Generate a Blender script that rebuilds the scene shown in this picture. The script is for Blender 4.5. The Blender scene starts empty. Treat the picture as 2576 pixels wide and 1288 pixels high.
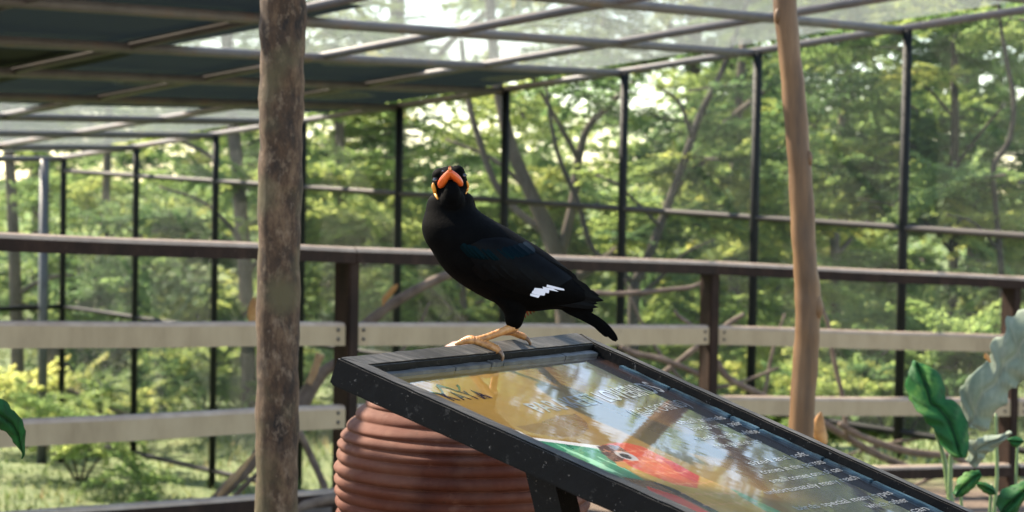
import bpy, bmesh, math, random
import numpy as np
from mathutils import Vector, Matrix
from mathutils.bvhtree import BVHTree

random.seed(7); rng = np.random.default_rng(7)
scn = bpy.context.scene
C = scn.collection

# ------------------------------------------------------------------ camera
FP = 4600.0                                   # focal length in units of a 2576 wide picture
TH, RO = 144 / 4600.0, 0.017                  # slight downward pitch, slight roll
_R0 = Vector((1, 0, 0)); FW = Vector((0, math.cos(TH), -math.sin(TH))); _U0 = Vector((0, math.sin(TH), math.cos(TH)))
RT = math.cos(RO) * _R0 + math.sin(RO) * _U0
UP = -math.sin(RO) * _R0 + math.cos(RO) * _U0
CAM = Vector((0, 0, 1.25))
cam = bpy.data.cameras.new('camera'); camo = bpy.data.objects.new('camera', cam); C.objects.link(camo)
cam.sensor_width = 36.0; cam.lens = FP / 2576 * 36.0; cam.clip_start = 0.05; cam.clip_end = 2000
camo.matrix_world = Matrix(((RT.x, UP.x, -FW.x, CAM.x), (RT.y, UP.y, -FW.y, CAM.y), (RT.z, UP.z, -FW.z, CAM.z), (0, 0, 0, 1)))
cam.dof.use_dof = True; cam.dof.focus_distance = 2.13; cam.dof.aperture_fstop = 9.5
scn.camera = camo

# ------------------------------------------------------------------ light
SUN = Vector((-0.60, 0.40, 0.70)).normalized()     # direction towards the sun
SKY_STRENGTH, SUN_STRENGTH, EXPOSURE = 0.15, 5.0, 1.85
w = bpy.data.worlds.new('World'); scn.world = w; w.use_nodes = True
nt = w.node_tree; bg = nt.nodes['Background']
sky = nt.nodes.new('ShaderNodeTexSky'); sky.sky_type = 'NISHITA'; sky.sun_disc = False
sky.sun_elevation = math.asin(SUN.z); sky.sun_rotation = math.atan2(SUN.x, SUN.y)
sky.air_density = 1.0; sky.dust_density = 0.4; sky.ozone_density = 1.0
nt.links.new(sky.outputs[0], bg.inputs[0]); bg.inputs[1].default_value = SKY_STRENGTH
sl = bpy.data.lights.new('sun', 'SUN'); sl.energy = SUN_STRENGTH; sl.angle = math.radians(0.6); sl.color = (1.0, 0.94, 0.85)
so = bpy.data.objects.new('sun', sl); C.objects.link(so)
so.rotation_euler = SUN.to_track_quat('Z', 'Y').to_euler(); so.location = (0, 0, 30)
vs = scn.view_settings; vs.view_transform = 'Standard'; vs.look = 'None'; vs.exposure = EXPOSURE; vs.gamma = 1.0
vs.use_curve_mapping = False
vs.use_white_balance = True; vs.white_balance_temperature = 7500; vs.white_balance_tint = 10
scn.cycles.use_denoising = True
scn.cycles.max_bounces = 8; scn.cycles.transparent_max_bounces = 8

# ------------------------------------------------------------------ helpers
def P(x, y, d):
    """world point seen at (x, y) of the 2576x1288 picture, at depth d metres"""
    x, y, d = float(x), float(y), float(d)
    return CAM + d * (FW + (x - 1288) / FP * RT - (y - 644) / FP * UP)
def ray(x, y):
    x, y = float(x), float(y)
    return (FW + (x - 1288) / FP * RT - (y - 644) / FP * UP)
def hit_plane(x, y, p0, n):
    r = ray(x, y); t = (p0 - CAM).dot(n) / r.dot(n)
    return CAM + t * r
def proj_np(p):
    q = p - np.array(CAM); z = q @ np.array(FW)
    return 1288 + FP * (q @ np.array(RT)) / z, 644 - FP * (q @ np.array(UP)) / z, z

class MB:
    def __init__(s): s.v = []; s.f = []
    def add(s, v, f):
        o = len(s.v); s.v.extend([tuple(p) for p in v]); s.f.extend([tuple(i + o for i in q) for q in f]); return s
    def mesh(s, name, smooth=False):
        m = bpy.data.meshes.new(name); m.from_pydata(s.v, [], s.f); m.update()
        if smooth: m.polygons.foreach_set('use_smooth', [True] * len(m.polygons))
        return m
def mesh_np(name, v, f, smooth=False, attr=None):
    m = bpy.data.meshes.new(name)
    v = np.asarray(v, np.float32); f = np.asarray(f, np.int32)
    n, k = f.shape
    m.vertices.add(len(v)); m.vertices.foreach_set('co', v.ravel())
    m.loops.add(n * k); m.loops.foreach_set('vertex_index', f.ravel())
    m.polygons.add(n); m.polygons.foreach_set('loop_start', np.arange(n, dtype=np.int32) * k)
    m.polygons.foreach_set('loop_total', np.full(n, k, np.int32))
    if smooth: m.polygons.foreach_set('use_smooth', np.ones(n, bool))
    m.update(calc_edges=True)
    if attr is not None:
        a = m.attributes.new('lv', 'FLOAT', 'FACE'); a.data.foreach_set('value', np.asarray(attr, np.float32))
    return m

def tube(pts, rad, n=8, cap=True, bump=None):
    pts = [Vector(p) for p in pts]; k = len(pts)
    if not hasattr(rad, '__len__'): rad = [rad] * k
    T = [(pts[min(i + 1, k - 1)] - pts[max(i - 1, 0)]).normalized() for i in range(k)]
    a = Vector((0, 0, 1)) if abs(T[0].z) < 0.9 else Vector((1, 0, 0))
    N = (a - a.dot(T[0]) * T[0]).normalized(); v = []; f = []
    for i in range(k):
        N = (N - N.dot(T[i]) * T[i]).normalized(); B = T[i].cross(N)
        for j in range(n):
            t = 2 * math.pi * j / n; r = rad[i] * (bump(i, j) if bump else 1.0)
            v.append(pts[i] + float(r) * (math.cos(t) * N + math.sin(t) * B))
    for i in range(k - 1):
        for j in range(n):
            f.append((i * n + j, i * n + (j + 1) % n, (i + 1) * n + (j + 1) % n, (i + 1) * n + j))
    if cap:
        f.append(tuple(reversed(range(n)))); f.append(tuple(range((k - 1) * n, k * n)))
    return v, f
def smooth_line(pts, sub=5):
    """Catmull-Rom resample of tuples / vectors"""
    p = [np.array(q, float) for q in pts]; out = []
    p = [2 * p[0] - p[1]] + p + [2 * p[-1] - p[-2]]
    for i in range(1, len(p) - 2):
        for s in range(sub):
            t = s / sub
            out.append(0.5 * (2 * p[i] + (p[i + 1] - p[i - 1]) * t + (2 * p[i - 1] - 5 * p[i] + 4 * p[i + 1] - p[i + 2]) * t ** 2
                              + (3 * p[i] - p[i - 1] - 3 * p[i + 1] + p[i + 2]) * t ** 3))
    out.append(p[-2]); return out
def box(o, a, b, c):
    v = [o + i * a + j * b + k * c for k in (0, 1) for j in (0, 1) for i in (0, 1)]
    return v, [(0, 2, 3, 1), (4, 5, 7, 6), (0, 1, 5, 4), (2, 6, 7, 3), (0, 4, 6, 2), (1, 3, 7, 5)]

def tag(o, label=None, cat=None, group=None, kind=None):
    if label: o['label'] = label
    if cat: o['category'] = cat
    if group: o['group'] = group
    if kind: o['kind'] = kind
    return o
def thing(name, loc, label, cat, group=None):
    o = bpy.data.objects.new(name, None); C.objects.link(o); o.location = loc; o.empty_display_size = 0.1
    return tag(o, label, cat, group)
def root_loc(o):
    l = Vector(o.location)
    while o.parent: o = o.parent; l = Vector(o.location) if o.type == 'EMPTY' else l
    return l
def obj(name, mesh, mat, parent=None):
    """a mesh in world coordinates, linked as one object, under its thing (or its part)"""
    o = bpy.data.objects.new(name, mesh); C.objects.link(o)
    if mat is not None and not mesh.materials: mesh.materials.append(mat)
    if parent is not None:
        o.parent = parent
        if parent.type == 'EMPTY': o.matrix_parent_inverse = Matrix.Translation(-Vector(parent.location))
    return o

# ------------------------------------------------------------------ materials
def new_mat(name):
    m = bpy.data.materials.new(name); m.use_nodes = True
    return m, m.node_tree, m.node_tree.nodes['Principled BSDF']
def ramp(t, fac, stops):
    r = t.nodes.new('ShaderNodeValToRGB'); e = r.color_ramp.elements
    while len(e) < len(stops): e.new(0.5)
    for i, (p, c) in enumerate(stops): e[i].position = p; e[i].color = (*c, 1)
    t.links.new(fac, r.inputs[0]); return r.outputs[0]
def noise(t, scale, detail=6, rough=0.6, vec=None, stretch=None):
    n = t.nodes.new('ShaderNodeTexNoise'); n.inputs['Scale'].default_value = scale
    n.inputs['Detail'].default_value = detail; n.inputs['Roughness'].default_value = rough
    if vec is None:
        vec = t.nodes.new('ShaderNodeTexCoord').outputs['Object']
    if stretch:
        mp = t.nodes.new('ShaderNodeMapping'); mp.inputs['Scale'].default_value = stretch
        if len(stretch) > 3: pass
        t.links.new(vec, mp.inputs[0]); vec = mp.outputs[0]
    t.links.new(vec, n.inputs['Vector']); return n.outputs['Fac']
def bump(t, bsdf, h, strength=0.3, dist=0.01):
    b = t.nodes.new('ShaderNodeBump'); b.inputs['Strength'].default_value = strength; b.inputs['Distance'].default_value = dist
    t.links.new(h, b.inputs['Height']); t.links.new(b.outputs[0], bsdf.inputs['Normal']); return b
def mix(t, fac, a, b):
    m = t.nodes.new('ShaderNodeMix'); m.data_type = 'RGBA'
    for s, v in ((m.inputs[0], fac), (m.inputs[6], a), (m.inputs[7], b)):
        if hasattr(v, 'is_linked'): t.links.new(v, s)
        elif isinstance(v, tuple): s.default_value = (*v, 1)
        else: s.default_value = v
    return m.outputs[2]

def mat_noise(name, stops, scale=6, stretch=None, rough=0.7, bs=0.3, bd=0.004, spec=0.5, fine=None, detail=8, coat=0):
    m, t, b = new_mat(name)
    n = noise(t, scale, detail, 0.62, stretch=stretch)
    c = ramp(t, n, stops)
    if fine:
        n2 = noise(t, fine[0], 4, 0.7, stretch=stretch)
        c2 = ramp(t, n2, [(fine[1], (0, 0, 0)), (fine[2], (1, 1, 1))])
        c = mix(t, c2, c, fine[3])
    t.links.new(c, b.inputs['Base Color']); b.inputs['Roughness'].default_value = rough
    b.inputs['Specular IOR Level'].default_value = spec
    b.inputs['Coat Weight'].default_value = coat
    if bs: bump(t, b, n, bs, bd)
    return m

def leaf_mat(name, stops, trans=0.35, rough=0.55, per_object=False):
    m, t, b = new_mat(name)
    a = t.nodes.new('ShaderNodeAttribute'); a.attribute_name = 'lv'; fac = a.outputs['Fac']
    if per_object:
        oi = t.nodes.new('ShaderNodeObjectInfo'); mm = t.nodes.new('ShaderNodeMath'); mm.operation = 'MULTIPLY_ADD'; mm.inputs[1].default_value = 0.62
        m2 = t.nodes.new('ShaderNodeMath'); m2.operation = 'MULTIPLY'; m2.inputs[1].default_value = 0.38
        t.links.new(oi.outputs['Random'], mm.inputs[0]); t.links.new(fac, m2.inputs[0]); t.links.new(m2.outputs[0], mm.inputs[2]); fac = mm.outputs[0]
    c = ramp(t, fac, stops)
    t.links.new(c, b.inputs['Base Color']); b.inputs['Roughness'].default_value = rough; b.inputs['Specular IOR Level'].default_value = 0.2
    tr = t.nodes.new('ShaderNodeBsdfTranslucent')
    hs = t.nodes.new('ShaderNodeHueSaturation'); hs.inputs['Value'].default_value = 2.0; hs.inputs['Saturation'].default_value = 1.05
    hs.inputs['Hue'].default_value = 0.478
    t.links.new(c, hs.inputs['Color']); t.links.new(hs.outputs[0], tr.inputs['Color'])
    mx = t.nodes.new('ShaderNodeMixShader'); mx.inputs[0].default_value = trans
    t.links.new(b.outputs[0], mx.inputs[1]); t.links.new(tr.outputs[0], mx.inputs[2])
    t.links.new(mx.outputs[0], t.nodes['Material Output'].inputs['Surface'])
    return m

M = {}
M['leaf'] = leaf_mat('foliage', [(0.0, (0.034, 0.082, 0.039)), (0.35, (0.106, 0.192, 0.076)), (0.7, (0.217, 0.297, 0.101)), (1.0, (0.398, 0.410, 0.131))], 0.5, per_object=True)
M['leaf_dark'] = leaf_mat('dark_foliage', [(0.0, (0.025, 0.065, 0.036)), (0.5, (0.087, 0.167, 0.074)), (0.85, (0.181, 0.259, 0.098)), (1.0, (0.298, 0.335, 0.113))], 0.5, per_object=True)
M['leaf_light'] = leaf_mat('light_foliage', [(0.0, (0.075, 0.146, 0.060)), (0.4, (0.192, 0.286, 0.107)), (0.8, (0.336, 0.389, 0.143)), (1.0, (0.497, 0.454, 0.167))], 0.5, per_object=True)
M['leaf_far'] = leaf_mat('distant_foliage', [(0.0, (0.049, 0.108, 0.060)), (0.4, (0.124, 0.205, 0.089)), (0.8, (0.223, 0.292, 0.119)), (1.0, (0.347, 0.346, 0.143))], 0.5)
M['grass'] = leaf_mat('grass_blades', [(0.0, (0.045, 0.09, 0.035)), (0.5, (0.105, 0.155, 0.058)), (0.85, (0.20, 0.22, 0.09)), (1.0, (0.28, 0.23, 0.12))], 0.3)
M['bark'] = mat_noise('bark', [(0.25, (0.035, 0.026, 0.020)), (0.5, (0.085, 0.062, 0.047)), (0.75, (0.17, 0.13, 0.10))], 9, (1, 1, 0.25), 0.9, 0.6, 0.02)
M['bark_dark'] = mat_noise('dark_bark', [(0.25, (0.014, 0.010, 0.008)), (0.5, (0.035, 0.026, 0.020)), (0.8, (0.07, 0.055, 0.042))], 9, (1, 1, 0.25), 0.9, 0.6, 0.02)
M['branch'] = mat_noise('weathered_branch', [(0.3, (0.075, 0.050, 0.038)), (0.55, (0.155, 0.112, 0.088)), (0.8, (0.25, 0.19, 0.15))], 14, (1, 1, 1), 0.85, 0.5, 0.01)
M['cut_wood'] = mat_noise('cut_wood', [(0.3, (0.26, 0.15, 0.075)), (0.7, (0.46, 0.30, 0.17))], 20, None, 0.8, 0.3, 0.004)
M['brown_timber'] = mat_noise('brown_stained_timber', [(0.3, (0.009, 0.0042, 0.0025)), (0.55, (0.020, 0.0092, 0.0056)), (0.8, (0.042, 0.022, 0.014))], 5, (3, 3, 1), 0.7, 0.25, 0.004, 0.2, fine=(40, 0.62, 0.75, (0.07, 0.047, 0.036)))
M['grey_timber'] = mat_noise('grey_beige_timber', [(0.25, (0.235, 0.172, 0.10)), (0.5, (0.325, 0.247, 0.150)), (0.8, (0.39, 0.305, 0.195))], 3, (3, 3, 1.0), 0.7, 0.2, 0.004, fine=(26, 0.66, 0.78, (0.13, 0.10, 0.075)))
M['steel'] = mat_noise('dark_painted_steel', [(0.3, (0.006, 0.0075, 0.0075)), (0.6, (0.011, 0.0125, 0.0125)), (0.8, (0.022, 0.019, 0.017))], 12, None, 0.6, 0.15, 0.002, 0.2)
M['steel_roof'] = mat_noise('weathered_painted_steel', [(0.25, (0.085, 0.077, 0.073)), (0.55, (0.14, 0.128, 0.122)), (0.75, (0.17, 0.112, 0.08))], 7, None, 0.55, 0.15, 0.002)
M['steel_mid'] = mat_noise('worn_dark_steel', [(0.3, (0.03, 0.027, 0.026)), (0.55, (0.07, 0.062, 0.058)), (0.75, (0.11, 0.09, 0.08))], 1.3, None, 0.6, 0.1, 0.002, 0.3)
M['steel_grey'] = mat_noise('grey_galvanised_pipe', [(0.3, (0.06, 0.063, 0.068)), (0.7, (0.10, 0.105, 0.11))], 8, None, 0.45, 0.1, 0.002)
M['wire'] = mat_noise('galvanised_wire', [(0.3, (0.23, 0.26, 0.235)), (0.7, (0.33, 0.36, 0.33))], 8, None, 0.5, 0, 0.002)
M['wire_dark'] = mat_noise('grey_green_wire', [(0.3, (0.10, 0.115, 0.095)), (0.7, (0.17, 0.185, 0.155))], 8, None, 0.5, 0, 0.002)
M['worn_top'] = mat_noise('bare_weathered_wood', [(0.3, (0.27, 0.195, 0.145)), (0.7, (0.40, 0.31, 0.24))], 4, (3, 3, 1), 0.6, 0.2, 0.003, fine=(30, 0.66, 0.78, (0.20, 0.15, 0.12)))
M['terracotta'] = None

# ------------------------------------------------------------------ ground
def sst(a, b, x):
    t = np.clip((x - a) / (b - a), 0, 1); return t * t * (3 - 2 * t)
def ground_z(x, y):
    x = np.asarray(x, float); y = np.asarray(y, float)
    ins = -0.052 * np.clip(x, -6, 6) - 0.03
    out = -0.95 + 0.16 * np.sin(x * 0.45 + 1.3) * np.cos(y * 0.33) + 0.05 * np.sin(x * 1.7 + y * 1.1) + 0.012 * np.clip(y - 25, 0, 400)
    s = sst(8.3, 12.5, y - x)
    return ins * (1 - s) + out * s + 0.012 * np.sin(x * 5.1 + 0.7 * y) * np.cos(y * 4.3)
gx = np.concatenate([np.linspace(-900, -40, 18), np.linspace(-36, 36, 145), np.linspace(40, 900, 18)])
gy = np.concatenate([np.linspace(-300, -12, 10), np.linspace(-10, 50, 121), np.linspace(55, 1500, 30)])
GX, GY = np.meshgrid(gx, gy); GZ = ground_z(GX, GY)
nx, ny = len(gx), len(gy)
idx = np.arange(nx * ny).reshape(ny, nx)
gf = np.stack([idx[:-1, :-1], idx[:-1, 1:], idx[1:, 1:], idx[1:, :-1]], -1).reshape(-1, 4)
m, t, b = new_mat('soil_and_grass')
n1 = noise(t, 0.35, 8, 0.65); n2 = noise(t, 9, 8, 0.7)
grass_c = ramp(t, n2, [(0.3, (0.055, 0.09, 0.032)), (0.5, (0.12, 0.16, 0.06)), (0.7, (0.21, 0.205, 0.10))])
soil_c = ramp(t, n2, [(0.3, (0.06, 0.038, 0.025)), (0.6, (0.15, 0.105, 0.076)), (0.8, (0.22, 0.16, 0.12))])
sp = t.nodes.new('ShaderNodeSeparateXYZ'); t.links.new(t.nodes.new('ShaderNodeTexCoord').outputs['Object'], sp.inputs[0])
ma = t.nodes.new('ShaderNodeMath'); ma.operation = 'MULTIPLY_ADD'; t.links.new(sp.outputs[0], ma.inputs[0]); ma.inputs[1].default_value = -0.3; t.links.new(sp.outputs[1], ma.inputs[2])
mr = t.nodes.new('ShaderNodeMapRange'); t.links.new(ma.outputs[0], mr.inputs[0]); mr.inputs[1].default_value = 8.2; mr.inputs[2].default_value = 8.9
t.links.new(mix(t, mr.outputs[0], soil_c, grass_c), b.inputs['Base Color']); b.inputs['Roughness'].default_value = 0.95
bump(t, b, n2, 0.6, 0.03)
g = obj('ground', mesh_np('ground', np.stack([GX, GY, GZ], -1).reshape(-1, 3), gf, True), m); tag(g, kind='structure')

# ------------------------------------------------------------------ aviary cage: wall, end wall and roof
VX = -4000.0
def wdepth(x): return 10.0 * (2272 - VX) / (x - VX)
TOP_R, TOP_L = P(2272, 77, 10.0), P(160, 400, wdepth(160))
MID_R, MID_L = P(2272, 573, 10.0), P(160, 430, wdepth(160))
def top_at(k): return TOP_R.lerp(TOP_L, k / 8.0)
def mid_at(k): return MID_R.lerp(MID_L, k / 8.0)
LOW = Vector((0, 0, -1.12))
BD = (FW + (5700 - 1288) / FP * RT - (400 - 644) / FP * UP).normalized()      # roof bars run this way, out to the wall
AD = (TOP_L - TOP_R) / 8.0                                                   # one bay along the eaves
RN = AD.cross(BD).normalized()
if RN.z < 0: RN = -RN
JS = 1.2                                                                     # roof bar spacing
def roof(k, j, h=0.0): return TOP_R + k * AD - j * JS * BD + h * RN
def roof_kj(x, y):
    p = hit_plane(x, y, TOP_R, RN) - TOP_R
    a, b2, c2 = AD, -JS * BD, RN
    mat3 = Matrix(((a.x, b2.x, c2.x), (a.y, b2.y, c2.y), (a.z, b2.z, c2.z)))
    s = mat3.inverted() @ p; return s.x, s.y

cage = thing('aviary_cage', (TOP_R.x, TOP_R.y, 0), 'black steel aviary frame with wire mesh wall and mesh roof', 'aviary')
for k in range(-2, 9):
    p = top_at(k); q = mid_at(k); zb = float(ground_z(q.x, q.y)) - 0.1
    base = Vector((q.x + (p.x - q.x), q.y, zb))
    obj('post', MB().add(*tube([Vector((q.x, q.y, zb)), q, Vector((q.x, q.y, p.z))], 0.027, 10)).mesh('post', True), M['steel'], cage)
for nm, off in (('mid_rail', Vector((0, 0, 0))), ('lower_rail', LOW)):
    a, b2 = mid_at(-2.2) + off, mid_at(8) + off
    obj(nm, MB().add(*tube([a.lerp(b2, i / 12) for i in range(13)], 0.0195, 10)).mesh(nm, True), M['steel_mid'] if nm == 'mid_rail' else M['steel'], cage)
a, b2 = mid_at(3.0) + 1.96 * LOW, mid_at(8) + 1.96 * LOW
obj('bottom_rail', MB().add(*tube([a, b2], 0.022, 10)).mesh('bottom_rail', True), M['steel'], cage)
# end wall, from the far corner back towards the camera
ec = mid_at(8)
for off in (LOW,):
    a = ec + off; b2 = a - 6.0 * Vector((BD.x, BD.y, 0)).normalized()
    obj('end_wall_rail', MB().add(*tube([a, b2], 0.02, 10)).mesh('end_wall_rail', True), M['steel'], cage)
pp = P(112, 400, 14.9)
obj('support_pipe', MB().add(*tube([Vector((pp.x, pp.y, float(ground_z(pp.x, pp.y)) - 0.2)), Vector((pp.x, pp.y, roof(8, 0).z - 0.01))], 0.039, 14)).mesh('support_pipe', True), M['steel_grey'], cage)
for k in range(-3, 9):
    obj('roof_bar', MB().add(*tube([roof(k, 0), roof(k, 10.0)], 0.0245, 10)).mesh('roof_bar', True), M['steel_roof'], cage)
for j in range(0, 10):
    obj('purlin', MB().add(*tube([roof(-3, j, 0.012), roof(8, j, 0.012)], 0.0225, 10)).mesh('purlin', True), M['steel_roof'], cage)

def wires(o, u, lu, v, lv, sp, r, jit=0.0):
    """a sheet of crossing square-section wires as numpy arrays"""
    o, u, v = np.array(o), np.array(u), np.array(v); n = np.cross(u, v); n /= np.linalg.norm(n)
    vs_, fs_ = [], []; c = 0
    for (d, L, e, Le) in ((u, lu, v, lv), (v, lv, u, lu)):
        for i in range(int(Le / sp) + 1):
            s = o + e * (i * sp + rng.normal(0, jit)); q = s + d * L
            for pt in (s, q):
                vs_ += [pt + r * e, pt + r * n, pt - r * e, pt - r * n]
            fs_ += [(c + a, c + (a + 1) % 4, c + 4 + (a + 1) % 4, c + 4 + a) for a in range(4)]; c += 8
    return np.array(vs_), np.array(fs_)
# wall mesh (one sheet between the lower rail and the eaves, bay by bay so that the top follows the slope)
def wall_bay(k, zlow):
    a, b2 = mid_at(k), mid_at(k + 1); ua = b2 - a; L = ua.length; ua = ua / L
    vs_, fs_, c = [], [], 0; r = 0.0008; nn = ua.cross(Vector((0, 0, 1))).normalized()
    n = int(L / 0.0155)
    for i in range(n):
        s = (i + 0.5) / n; p = a.lerp(b2, s); zt = top_at(k + s).z
        for z in (p.z - zlow, zt):
            q = Vector((p.x, p.y, z)); vs_ += [q + r * ua, q + r * nn, q - r * ua, q - r * nn]
        fs_ += [(c + e, c + (e + 1) % 4, c + 4 + (e + 1) % 4, c + 4 + e) for e in range(4)]; c += 8
    z = -zlow
    while True:
        pa, pb = a + Vector((0, 0, z)), b2 + Vector((0, 0, z)); ta, tb = top_at(k).z, top_at(k + 1).z
        if pa.z > ta and pb.z > tb: break
        if pa.z > ta:   # starts where the eaves are higher
            s = (pa.z - ta) / ((pa.z - ta) - (pb.z - tb) + 1e-9); pa = pa.lerp(pb, min(max(s, 0), 1))
        elif pb.z > tb:
            s = (ta - pa.z) / ((ta - pa.z) - (tb - pb.z) + 1e-9); pb = pa.lerp(pb, min(max(s, 0), 1))
        ev = Vector((0, 0, 1))
        for q in (pa, pb): vs_ += [q + r * ev, q + r * nn, q - r * ev, q - r * nn]
        fs_ += [(c + e, c + (e + 1) % 4, c + 4 + (e + 1) % 4, c + 4 + e) for e in range(4)]; c += 8
        z += 0.0155
    return np.array(vs_), np.array(fs_)
for k in range(-2, 8):
    v, f = wall_bay(k, 1.1 if k < 3 else 2.15)
    tag(obj('wire_mesh', mesh_np('wire_mesh', v, f), M['wire_dark'], cage), kind='stuff')
bdh = -Vector((BD.x, BD.y, 0)).normalized()
v, f = wires(ec + Vector((0, 0, -2.1)), bdh, 6.0, Vector((0, 0, 1)), roof(8, 0).z - ec.z + 2.1, 0.0165, 0.0008)
tag(obj('wire_mesh', mesh_np('wire_mesh', v, f), M['wire_dark'], cage), kind='stuff')
v, f = wires(Vector((0, 0, 0)), Vector((1, 0, 0)), AD.length, Vector((0, 1, 0)), JS, 0.0165, 0.00062)
rme = mesh_np('roof_mesh', v, f); rme.materials.append(M['wire']); ax, bx = AD.normalized(), -BD
for k in range(-3, 8):
    for j in range(0, 10):
        o = bpy.data.objects.new('roof_mesh', rme); C.objects.link(o); o.parent = cage; tag(o, kind='stuff')
        q = roof(k, j, 0.062) - Vector(cage.location)
        o.matrix_parent_inverse = Matrix(((ax.x, bx.x, RN.x, q.x), (ax.y, bx.y, RN.y, q.y), (ax.z, bx.z, RN.z, q.z), (0, 0, 0, 1)))

# dark shade cloths lying on the roof mesh
m, t, b = new_mat('shade_cloth')
n1 = noise(t, 1.2, 4, 0.5); t.links.new(ramp(t, n1, [(0.3, (0.0070, 0.0112, 0.0160)), (0.7, (0.0115, 0.0180, 0.0255))]), b.inputs['Base Color'])
b.inputs['Roughness'].default_value = 0.8
tl = t.nodes.new('ShaderNodeBsdfTranslucent'); tl.inputs['Color'].default_value = (0.008, 0.014, 0.020, 1)
mx = t.nodes.new('ShaderNodeMixShader'); mx.inputs[0].default_value = 0.25
t.links.new(b.outputs[0], mx.inputs[1]); t.links.new(tl.outputs[0], mx.inputs[2]); t.links.new(mx.outputs[0], t.nodes['Material Output'].inputs['Surface'])
M['cloth'] = m
def cloth(name, label, corners, h=0.045, n=40):
    (k00, j00), (k10, j10), (k11, j11), (k01, j01) = corners
    vs_, fs_ = [], []
    for a in range(n + 1):
        for c in range(n + 1):
            s, q = a / n, c / n
            k = (k00 * (1 - s) + k10 * s) * (1 - q) + (k01 * (1 - s) + k11 * s) * q
            j = (j00 * (1 - s) + j10 * s) * (1 - q) + (j01 * (1 - s) + j11 * s) * q
            hh = h + 0.004 * math.sin(k * 5 + 1.3 * j) + 0.004 * math.sin(j * 4.1 - k * 1.7)
            vs_.append(roof(k, j, hh))
    for a in range(n):
        for c in range(n):
            fs_.append((a * (n + 1) + c, a * (n + 1) + c + 1, (a + 1) * (n + 1) + c + 1, (a + 1) * (n + 1) + c))
    o = obj(name, MB().add(vs_, fs_).mesh(name, True), M['cloth']); tag(o, label, 'shade cloth', 'shade cloths on the aviary roof')
    return o
ka, ja = roof_kj(380, 152); kb, jb = roof_kj(925, 40)
far_j = 0.5 * (ja + jb)
cloth('shade_cloth', 'large dark shade cloth on the roof at upper left, nearest the viewer', ((kb, far_j), (10.5, far_j), (10.5, 10.5), (kb, 10.5)))
k1, j1 = roof_kj(1395, 208); k2, j2 = roof_kj(380, 154); k3, j3 = roof_kj(780, 302); k4, j4 = roof_kj(60, 283)
print('cloth', ka, ja, kb, jb, '|', k1, j1, k2, j2, k3, j3, k4, j4)
cloth('shade_cloth', 'dark shade cloth strip over the eaves behind the mottled pole', ((k1, -0.05), ((k3 + k4) / 2, -0.05), ((k3 + k4) / 2, 10.4), ((k1 + k2) / 2, 10.4)), h=0.056)

# ------------------------------------------------------------------ timber railing
def rdepth(x):
    if x <= 1787: return 6.77 * (6150 - 874) / (6150 - x)
    return 8.19 * (10400 - 1787) / (10400 - x)
rail = thing('timber_railing', P(874, 1290, 6.77), 'weathered timber railing with brown posts and pale boards', 'railing')
POSTX = (-1000, -160, 874, 1787, 2545)
ptop = {-1000: 552, -160: 585, 874: 622, 1787: 660, 2545: 697}
pxyz = {x: P(x, ptop[x], rdepth(x)) for x in POSTX}
xs = list(POSTX) + [3000]; pxyz[3000] = P(3000, 715, rdepth(3000))
def rdir(i):
    a, b2 = pxyz[xs[i]], pxyz[xs[min(i + 1, len(xs) - 1)]]
    d = Vector((b2.x - a.x, b2.y - a.y, 0)); return d.normalized()
for i, x in enumerate(POSTX):
    d = rdir(i); n = Vector((d.y, -d.x, 0)); p = pxyz[x]
    gz = float(ground_z(p.x, p.y)) - 0.3
    o = Vector((p.x, p.y, gz)) - d * 0.024 - n * 0.047
    bm = bmesh.new(); v, f = box(o, d * 0.048, n * 0.094, Vector((0, 0, p.z - 0.05 - gz)))
    vv = [bm.verts.new(q) for q in v]; [bm.faces.new([vv[a] for a in q]) for q in f]
    bmesh.ops.bevel(bm, geom=bm.edges[:], offset=0.005, segments=2, affect='EDGES')
    me = bpy.data.meshes.new('post'); bm.to_mesh(me); bm.free(); obj('post', me, M['brown_timber'], rail)
def board(name, pa, pb, h, th, ch, mat, seg=10, wob=0.0012):
    d = (pb - pa); L = d.length; dh = Vector((d.x, d.y, 0)).normalized(); n = Vector((dh.y, -dh.x, 0))
    prof = [(-th / 2, -h), (th / 2, -h), (th / 2, -ch), (th / 2 - ch * 0.35, -ch * 0.3), (th / 2 - ch, 0), (-th / 2 + ch * 0.4, 0), (-th / 2, -ch * 0.4)]
    vs_, fs_ = [], []; k = len(prof); ph = random.random() * 9
    for i in range(seg + 1):
        p = pa.lerp(pb, i / seg) + Vector((0, 0, wob * math.sin(ph + i * 0.9))) + n * wob * math.cos(ph * 2 + i * 0.7)
        vs_ += [p + a * n + Vector((0, 0, z)) for a, z in prof]
    for i in range(seg):
        fs_ += [(i * k + j, i * k + (j + 1) % k, (i + 1) * k + (j + 1) % k, (i + 1) * k + j) for j in range(k)]
    fs_ += [tuple(range(k)), tuple(reversed(range(seg * k, (seg + 1) * k)))]
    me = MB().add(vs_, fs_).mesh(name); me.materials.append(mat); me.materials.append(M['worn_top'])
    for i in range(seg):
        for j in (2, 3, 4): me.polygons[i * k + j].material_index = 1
    return obj(name, me, mat, rail)
RY = {'top_rail': {-1000: 545, -160: 578, 874: 620, 1787: 657, 2545: 694, 3000: 712},
      'upper_board': {-1000: 807, -160: 808, 874: 810, 1787: 818, 2545: 843, 3000: 858},
      'lower_board': {-1000: 1104, -160: 1065, 874: 1017, 1787: 996, 2545: 1002, 3000: 1006},
      'bottom_rail': {-1000: 1360, -160: 1302, 874: 1228, 1787: 1180, 2545: 1166, 3000: 1160}}
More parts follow.
